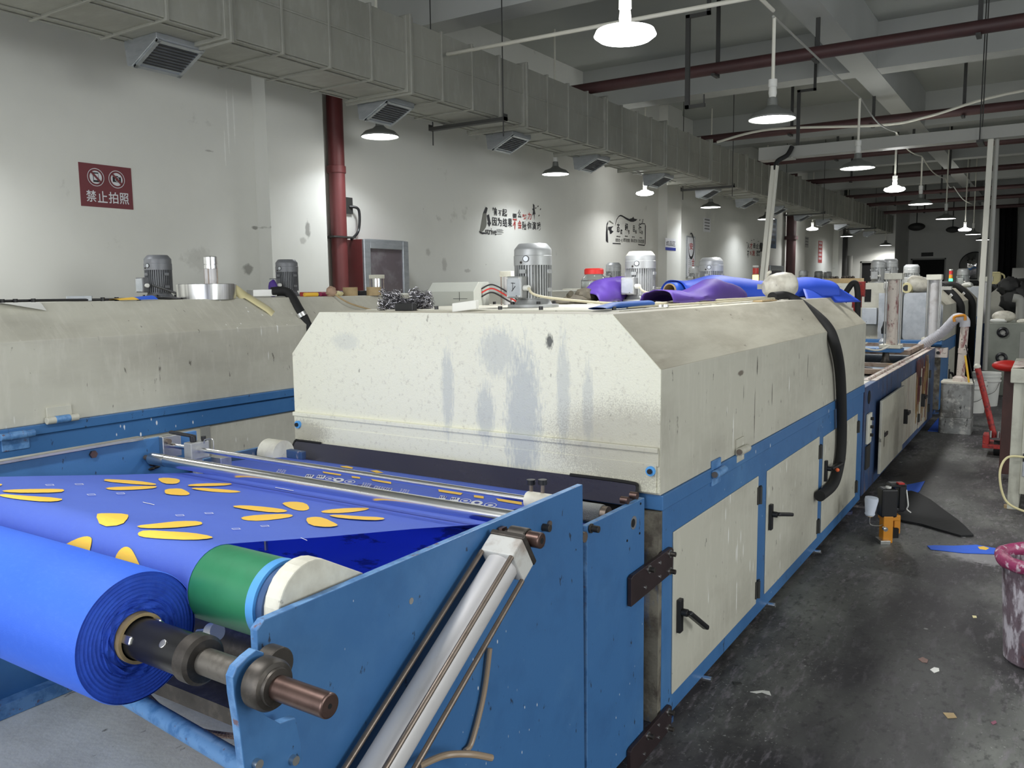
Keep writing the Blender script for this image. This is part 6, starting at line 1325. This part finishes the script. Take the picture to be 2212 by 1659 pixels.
# ============================================================ tins, hose, buckets in the aisle
c = Vector((-.80, 9.98, 0))
def tin(z0, z1, h, lab, m_=m_tin):
    P = rr(c.x-h, c.x+h, c.y+h, c.y-h, .03)
    o = MB().prism(P, 2, z0, z1).build('paint_tin', m_, bevel=.004); return tag(o, lab, 'tin', 'square paint tins stacked in the aisle')
tin(.0, .175, .155, 'lower square paint tin of the stack in the aisle, streaked grey')
o = tin(.176, .545, .148, 'upper square paint tin of the stack in the aisle, smeared silver', m_tin)
MB().prism(rr(c.x-.152, c.x+.152, c.y+.152, c.y-.152, .03), 2, .535, .552).build('tin_rim', m_whitem, o)
q = Vector((c.x+.02, c.y-.02, .55))
t = thing('suction_pipe', 'paint smeared white standpipe with ribbed hose rising from the square tins', 'pipe', q)
MB().lathe(q, (0, 0, 1), [(0, .001), (0, .075), (.04, .07), (.06, .045)], 24).cyl(q+Vector((0, 0, .04)), q+Vector((.02, 0, .60)), .040, seg=24).build('standpipe', m_pipew, t)
MB().cyl(q+Vector((.012, 0, .30)), q+Vector((.013, 0, .35)), .046, seg=24).build('pipe_coupling', m_pipew, t)
a = q+Vector((.02, 0, .58)); e2 = at(10.25, 1992, 747)
g = MB(); pts = [a, a+Vector((-.01, 0, .07)), a+Vector((-.09, .02, .085)), a.lerp(e2, .5)+Vector((0, 0, .05)), e2]
g.tube(pts, .05, 18); 
for k_ in range(26):
    f = k_/25; b0 = (a+Vector((-.09, .02, .085))).lerp(a.lerp(e2, .5)+Vector((0, 0, .05)), min(1, f*2)) if f < .5 else (a.lerp(e2, .5)+Vector((0, 0, .05))).lerp(e2, f*2-1)
    d0 = (e2-a).normalized(); g.cyl(b0, b0+d0*.008, .053, seg=18)
g.build('ribbed_hose', m_hose, t)
c2 = at(9.8, 2072, 690)
o = MB().tube([at(9.9, 2062, 695), at(9.9, 2062, 685), at(9.9, 2080, 681), at(9.9, 2085, 684), at(9.9, 2085, 692)], .014, 10).build('orange_handle', m_orange); tag(o, 'orange handle above the bend of the ribbed hose', 'handle')
tag(MB().cyl(at(9.7, 2085, 768), at(9.7, 2093, 826), .010, seg=8).build('yellow_stick', m_yel), 'thin yellow stick leaning behind the standpipe', 'stick')
cable([at(9.7, 2086, 745), at(9.8, 2096, 790), at(9.8, 2103, 828)], .005, 'thin black wire hanging into the white bucket', m_black)
t = thing('switch_box', 'paint dripped white switch box with a black button on the end of the printing table', 'switch box', at(10.5, 2040, 762))
a, b = at(10.52, 2019, 772), at(10.52, 2047, 752); MB().box((a.x, 10.50, a.z), (b.x, 10.62, b.z)).build('box_body', m_pipew, t, bevel=.004); MB().cyl(((a.x*.72+b.x*.28), 10.495, (a.z+b.z)/2), ((a.x*.72+b.x*.28), 10.50, (a.z+b.z)/2), .018).build('button', m_black, t)
MB().cyl((-1.15, 10.56, .86), (a.x+.02, 10.56, (a.z+b.z)/2), .012).build('bracket_arm', m_iron, t)
def bucket(c, r, h, lab):
    t = thing('white_bucket', lab, 'bucket', c, 'white plastic buckets behind the tins'); 
    MB().lathe(c, (0, 0, 1), [(0, .001), (0, r*.84), (h*.72, r*.95), (h*.74, r*1.03), (h*.78, r*1.03), (h*.80, r*.97), (h*.86, r*.98), (h*.87, r*1.04), (h*.90, r*1.04), (h*.91, r), (h, r*1.01), (h, r*.95), (h*.3, r*.84)], 32).build('bucket_body', m_white, t)
    MB().tube([Vector(c)+Vector((r, 0, h*.85)), Vector(c)+Vector((r*.6, -r*1.05, h*.45)), Vector(c)+Vector((-r*.5, -r*1.1, h*.38)), Vector(c)+Vector((-r, -.02, h*.85))], .003, 6).build('wire_handle', m_iron, t)
p = on(2, 0, 2102, 890); bucket((p.x+.0, p.y, 0), .14, .40, 'smaller white bucket with a wire handle right behind the tins')
p = on(2, 0, 2121, 880); bucket((p.x+.02, p.y+.25, 0), .165, .43, 'larger white bucket behind the smaller one')
tag(MB().box((-1.06, 9.9, 0.0), (-.95, 11.0, .004)).build('blue_scrap', m_fab), 'blue cloth scrap on the floor left of the square tins', 'cloth')
# pallet truck
J = thing('pallet_truck', 'paint smeared red pallet truck with its drawbar leaning back', 'pallet truck', (-.35, 8.8, 0))
a, b, c = at(8.8, 2111, 792), at(8.8, 2128, 860), at(8.8, 2148, 945)
MB().tube([a, b, c], .026, 14).build('drawbar', m_redp, J); MB().ball(a, .03, seg=12, rings=8).build('drawbar_tip', m_whitem, J)
MB().box((c.x-.09, 8.72, c.z-.06), (c.x-.04, 8.9, c.z+.03)).box((c.x+.05, 8.72, c.z-.06), (c.x+.11, 8.9, c.z+.06)).box((c.x-.09, 8.70, c.z-.09), (c.x+.22, 9.0, c.z-.055)).build('truck_yoke', m_redp, J, bevel=.004)
MB().cyl((c.x-.03, 8.74, c.z+.01), (c.x-.03, 8.74, c.z+.07), .012).cyl((c.x+.03, 8.74, c.z+.01), (c.x+.03, 8.74, c.z+.07), .012).build('hydraulic_rod', m_steel, J)
MB().cyl((c.x-.0, 8.8, .07), (c.x+.07, 8.8, .07), .07, seg=24).build('wheel', m_black, J)
MB().box((c.x+.12, 8.8, .05), (c.x+.3, 10.2, .10)).build('fork', m_redp, J, bevel=.004)
# ============================================================ machine on the right edge
t = thing('ink_press', 'ink spotted beige press leg and arm at the right edge of the aisle', 'machine', (.1, 6.9, 0))
x0 = on(2, 0, 2182, 1098).x
MB().box((x0-.02, 6.72, .0), (x0+.05, 7.6, .92)).box((x0+.05, 6.70, .12), (x0+.9, 6.78, .92)).build('leg_panel', m_splat, t, bevel=.004)
MB().box((x0-.04, 6.68, .90), (x0+.9, 7.6, 1.00)).build('top_slab', m_splat, t, bevel=.006)
MB().sheet(lambda u, v: Vector((x0-.03+.9*u, 6.70+.8*v, 1.003+.035*u+.01*math.sin(u*12+v*5))), 12, 6).build('stained_cover', m_pipew, t, solid=.006)
p = at(6.7, 2212, 1060); MB().box((x0+.06, 6.68, .25), (x0+.25, 6.70, .36)).build('control_box', m_galv, t, bevel=.003); MB().box((x0+.06, 6.66, .36), (x0+.2, 6.70, .41)).build('black_connector', m_black, t)
MB().tube([(x0+.1, 6.66, .39), (x0-.03, 6.66, .38), (x0-.07, 6.62, .26), (x0-.02, 6.6, .08), (x0+.12, 6.58, .02)], .008, 8).build('air_tube', m_tape, t)
MB().cyl((x0+.0, 6.76, 0), (x0+.0, 6.76, .02), .04).build('foot_pad', m_card, t)
t = thing('red_squeegee_arm', 'red rounded rubber arm on a dark reddish post behind the beige press', 'arm', (-.3, 8.0, 0))
a = at(7.6, 2168, 790); MB().ball((a.x+.03, 7.6, a.z), .075, seg=20, rings=12, sc=(1.5, 1, .6)).build('rubber_head', m_red, t)
b0, b1 = at(7.7, 2166, 800), at(7.7, 2190, 955); MB().box((b0.x+.01, 7.7, .05), (b0.x+.13, 7.85, b0.z)).build('post', mat('rust_brown_post', srgb(84, 56, 52), .6, 0, [('n', srgb(50, 40, 40), (6, 6, 2), .4, .7, .7)]), t, bevel=.004)
# grey cabinet with two round vents and clutter
t = thing('vented_cabinet', 'grey machine cabinet with two round black vents behind the pallet truck', 'cabinet', (-.2, 13.5, 0))
MB().box((-.745, 13.5, .0), (1.2, 14.9, 1.02)).build('cabinet_body', mat('grey_green_sheet', srgb(132, 136, 126), .5, 0, [('n', srgb(108, 110, 102), (3, 3, 3), .45, .7, .6)]), t, bevel=.01)
for (px, py) in ((2166, 718), (2163, 773)):
    p = at(13.48, px, py); MB().lathe((p.x, 13.5, p.z), (0, -1, 0), [(0, .035), (.02, .035), (.03, .05), (.02, .072), (0, .075)], 32).build('round_vent', m_black, t)
    MB().cyl((p.x, 13.499, p.z), (p.x, 13.495, p.z), .034, seg=24).build('vent_centre', m_grey, t)
MB().box((-.35, 13.49, .2), (-.345+.3, 13.5, .9)).build('cabinet_door', m_grey, t, bevel=.002)
p = at(13.8, 2168, 690); tag(MB().ball((p.x, 13.8, 1.10), .1, seg=18, rings=12, sc=(1.5, 1, .85)).build('clear_tub', m_jug), 'cloudy plastic tub lying on the vented cabinet', 'tub')
for i, (dx_, m_, lb) in enumerate(((-.14, m_white, 'white rags on the left of the vented cabinet top'), (.2, m_whitem, 'pale scraps on the right of the vented cabinet top'), (.38, m_creamd, 'pale scraps at the far right of the vented cabinet top'))):
    tag(MB().ball((-.5+dx_, 13.7, 1.04), .07, seg=12, rings=8, sc=(1.6, 1, .5), fn=lambda d_: 1+.35*mnoise.noise(d_*4+Vector((dx_*9, 0, 0)))).build('rags', m_), lb, 'rags')
t = thing('standing_pipe_elbow', 'grey pipe with an elbow standing on the vented cabinet at the right edge', 'pipe', at(14.0, 2200, 690))
p = at(14.0, 2203, 690); MB().tube([(p.x, 14, 1.02), (p.x, 14, 1.25), (p.x-.02, 14, 1.34), (p.x-.1, 14, 1.36)], .06, 14).build('elbow', m_grey, t)
# third line, further right: dark machine shapes and a second hood with hoses
t = thing('drying_machine', 'hood machine with dark hose straps between the right pole and the right edge', 'machine', (-.1, 17, 0))
MB().prism(hood_profile(-1.0, .15, .8, 1.32, 1.55, .25), 1, 17, 21).build('hood', m_creamd, t, bevel=.004); MB().box((-1.0, 17, .05), (.15, 21, .8)).build('base', m_blued, t)
for y in (17.6, 18.6): MB().tube([(-.8, y, 1.58), (-.15, y, 1.6), (.12, y+.02, 1.42), (.2, y+.04, 1.2), (.2, y+.05, .6)], .05, 10).build('hose_strap', m_rubber, t)
p = at(17.0, 2135, 640)
t = thing('pneumatic_column', 'silvery pneumatic column right beside the right slanting pole', 'cylinder', (p.x, 16.2, 1.0))
MB().cyl((p.x, 16.2, 0.9), (p.x, 16.2, 1.62), .075, seg=24).build('barrel', m_alum, t); MB().box((p.x-.1, 16.1, 1.6), (p.x+.1, 16.3, 1.68)).build('end_cap', m_whitem, t); MB().box((p.x-.1, 16.1, 0), (p.x+.1, 16.3, .9)).build('column_base', m_blued, t)
p = at(17.6, 2152, 606); t = thing('yellow_jug', 'pale yellow jug with a handle on the far machine right of the silvery column', 'jug', (p.x, 17.6, 1.55))
MB().box((p.x-.09, 17.55, 1.55), (p.x+.07, 17.75, 1.77)).build('jug_body', m_tape, t, bevel=.03); MB().tube([(p.x+.07, 17.6, 1.74), (p.x+.12, 17.6, 1.7), (p.x+.12, 17.6, 1.6), (p.x+.07, 17.6, 1.58)], .014, 8).build('jug_handle', m_tape, t)
g = MB()
for (px, py, r_) in ((2180, 620, .16), (2195, 650, .22), (2205, 690, .22), (2188, 700, .15), (2210, 640, .2)):
    p = at(15.4, px, py); g.ball(p, r_, seg=16, rings=10, fn=lambda d_: 1+.3*mnoise.noise(d_*3+p))
for (a, b) in (((2172, 640), (2212, 612)), ((2180, 690), (2212, 660))): g.tube([at(15.4, *a), at(15.4, *b)], .05, 10)
tag(g.build('draped_black_cloth', m_rubber), 'heap of black hoses and cloth at the right edge, beyond the vented cabinet', 'cloth')
MBx = MB().box((-.35, 15.2, .0), (1.0, 15.8, 1.05)); tag(MBx.build('machine_stand', m_bracket), 'dark machine stand beneath the black cloth at the right edge', 'stand')
# far end furniture
p = on(1, 32.6, 2103, 573); t = thing('convex_mirror', 'round convex mirror on the end wall right of the dark doorway', 'mirror', (p.x, 32.9, p.z))
MB().lathe((p.x, 33.0, p.z), (0, -1, 0), [(0, .47), (.06, .47), (.07, .43)], 40).build('mirror_rim', m_black, t)
MB().lathe((p.x, 32.95, p.z), (0, -1, 0), [(.02, .44), (.08, .35), (.13, .24), (.155, .10), (.16, .001)], 40).build('mirror_face', mat('mirror_face', (.7, .7, .72), .05, 1), t)
a, b = on(1, 32.97, 1990, 554), on(1, 32.97, 2016, 545); tag(MB().box((a.x, 32.95, a.z), (b.x, 33, b.z)).build('wall_sign', m_bracket), 'small dark sign above the end doorway', 'sign')
a, b = on(1, 29.9, 2180, 700), on(1, 29.9, 2230, 578); tag(MB().box((a.x, 29.9, 0), (a.x+1.4, 30.3, b.z)).build('tall_locker', m_grey, bevel=.01), 'tall grey locker at the right end of the hall', 'locker')
a = on(1, 31.5, 2172, 560); tag(MB().sheet(lambda u, v: Vector((a.x-.25+.5*u+.05*math.sin(v*3), 31.5+.06*math.sin(u*18), .1+3.9*v)), 20, 8).build('dark_curtain', m_dark, solid=.01), 'dark curtain hanging at the right end of the hall', 'curtain')
a = on(1, 32.0, 2140, 500); struct(MB().box((a.x-.3, 31.8, 0), (a.x+.75, 33, ZS)).build('trim_20', m_wall))
for (px, py, lb) in ((1980, 490, 'dark fan unit below the ceiling over the end doorway'), (2058, 496, 'dark loudspeaker below the ceiling right of the end doorway')):
    p = on(1, 31, px, py); tag(MB().ball((p.x, 31, p.z), .22 if px < 2000 else .17, seg=16, rings=10, sc=(1.2, .8, .6)).bar((p.x, 31, p.z), (p.x, 31, 4.7), .03, .03).build('ceiling_unit', m_bracket), lb, 'fan' if px < 2000 else 'loudspeaker')
for o in bpy.data.objects:
    if '_b' in o.keys(): del o['_b']
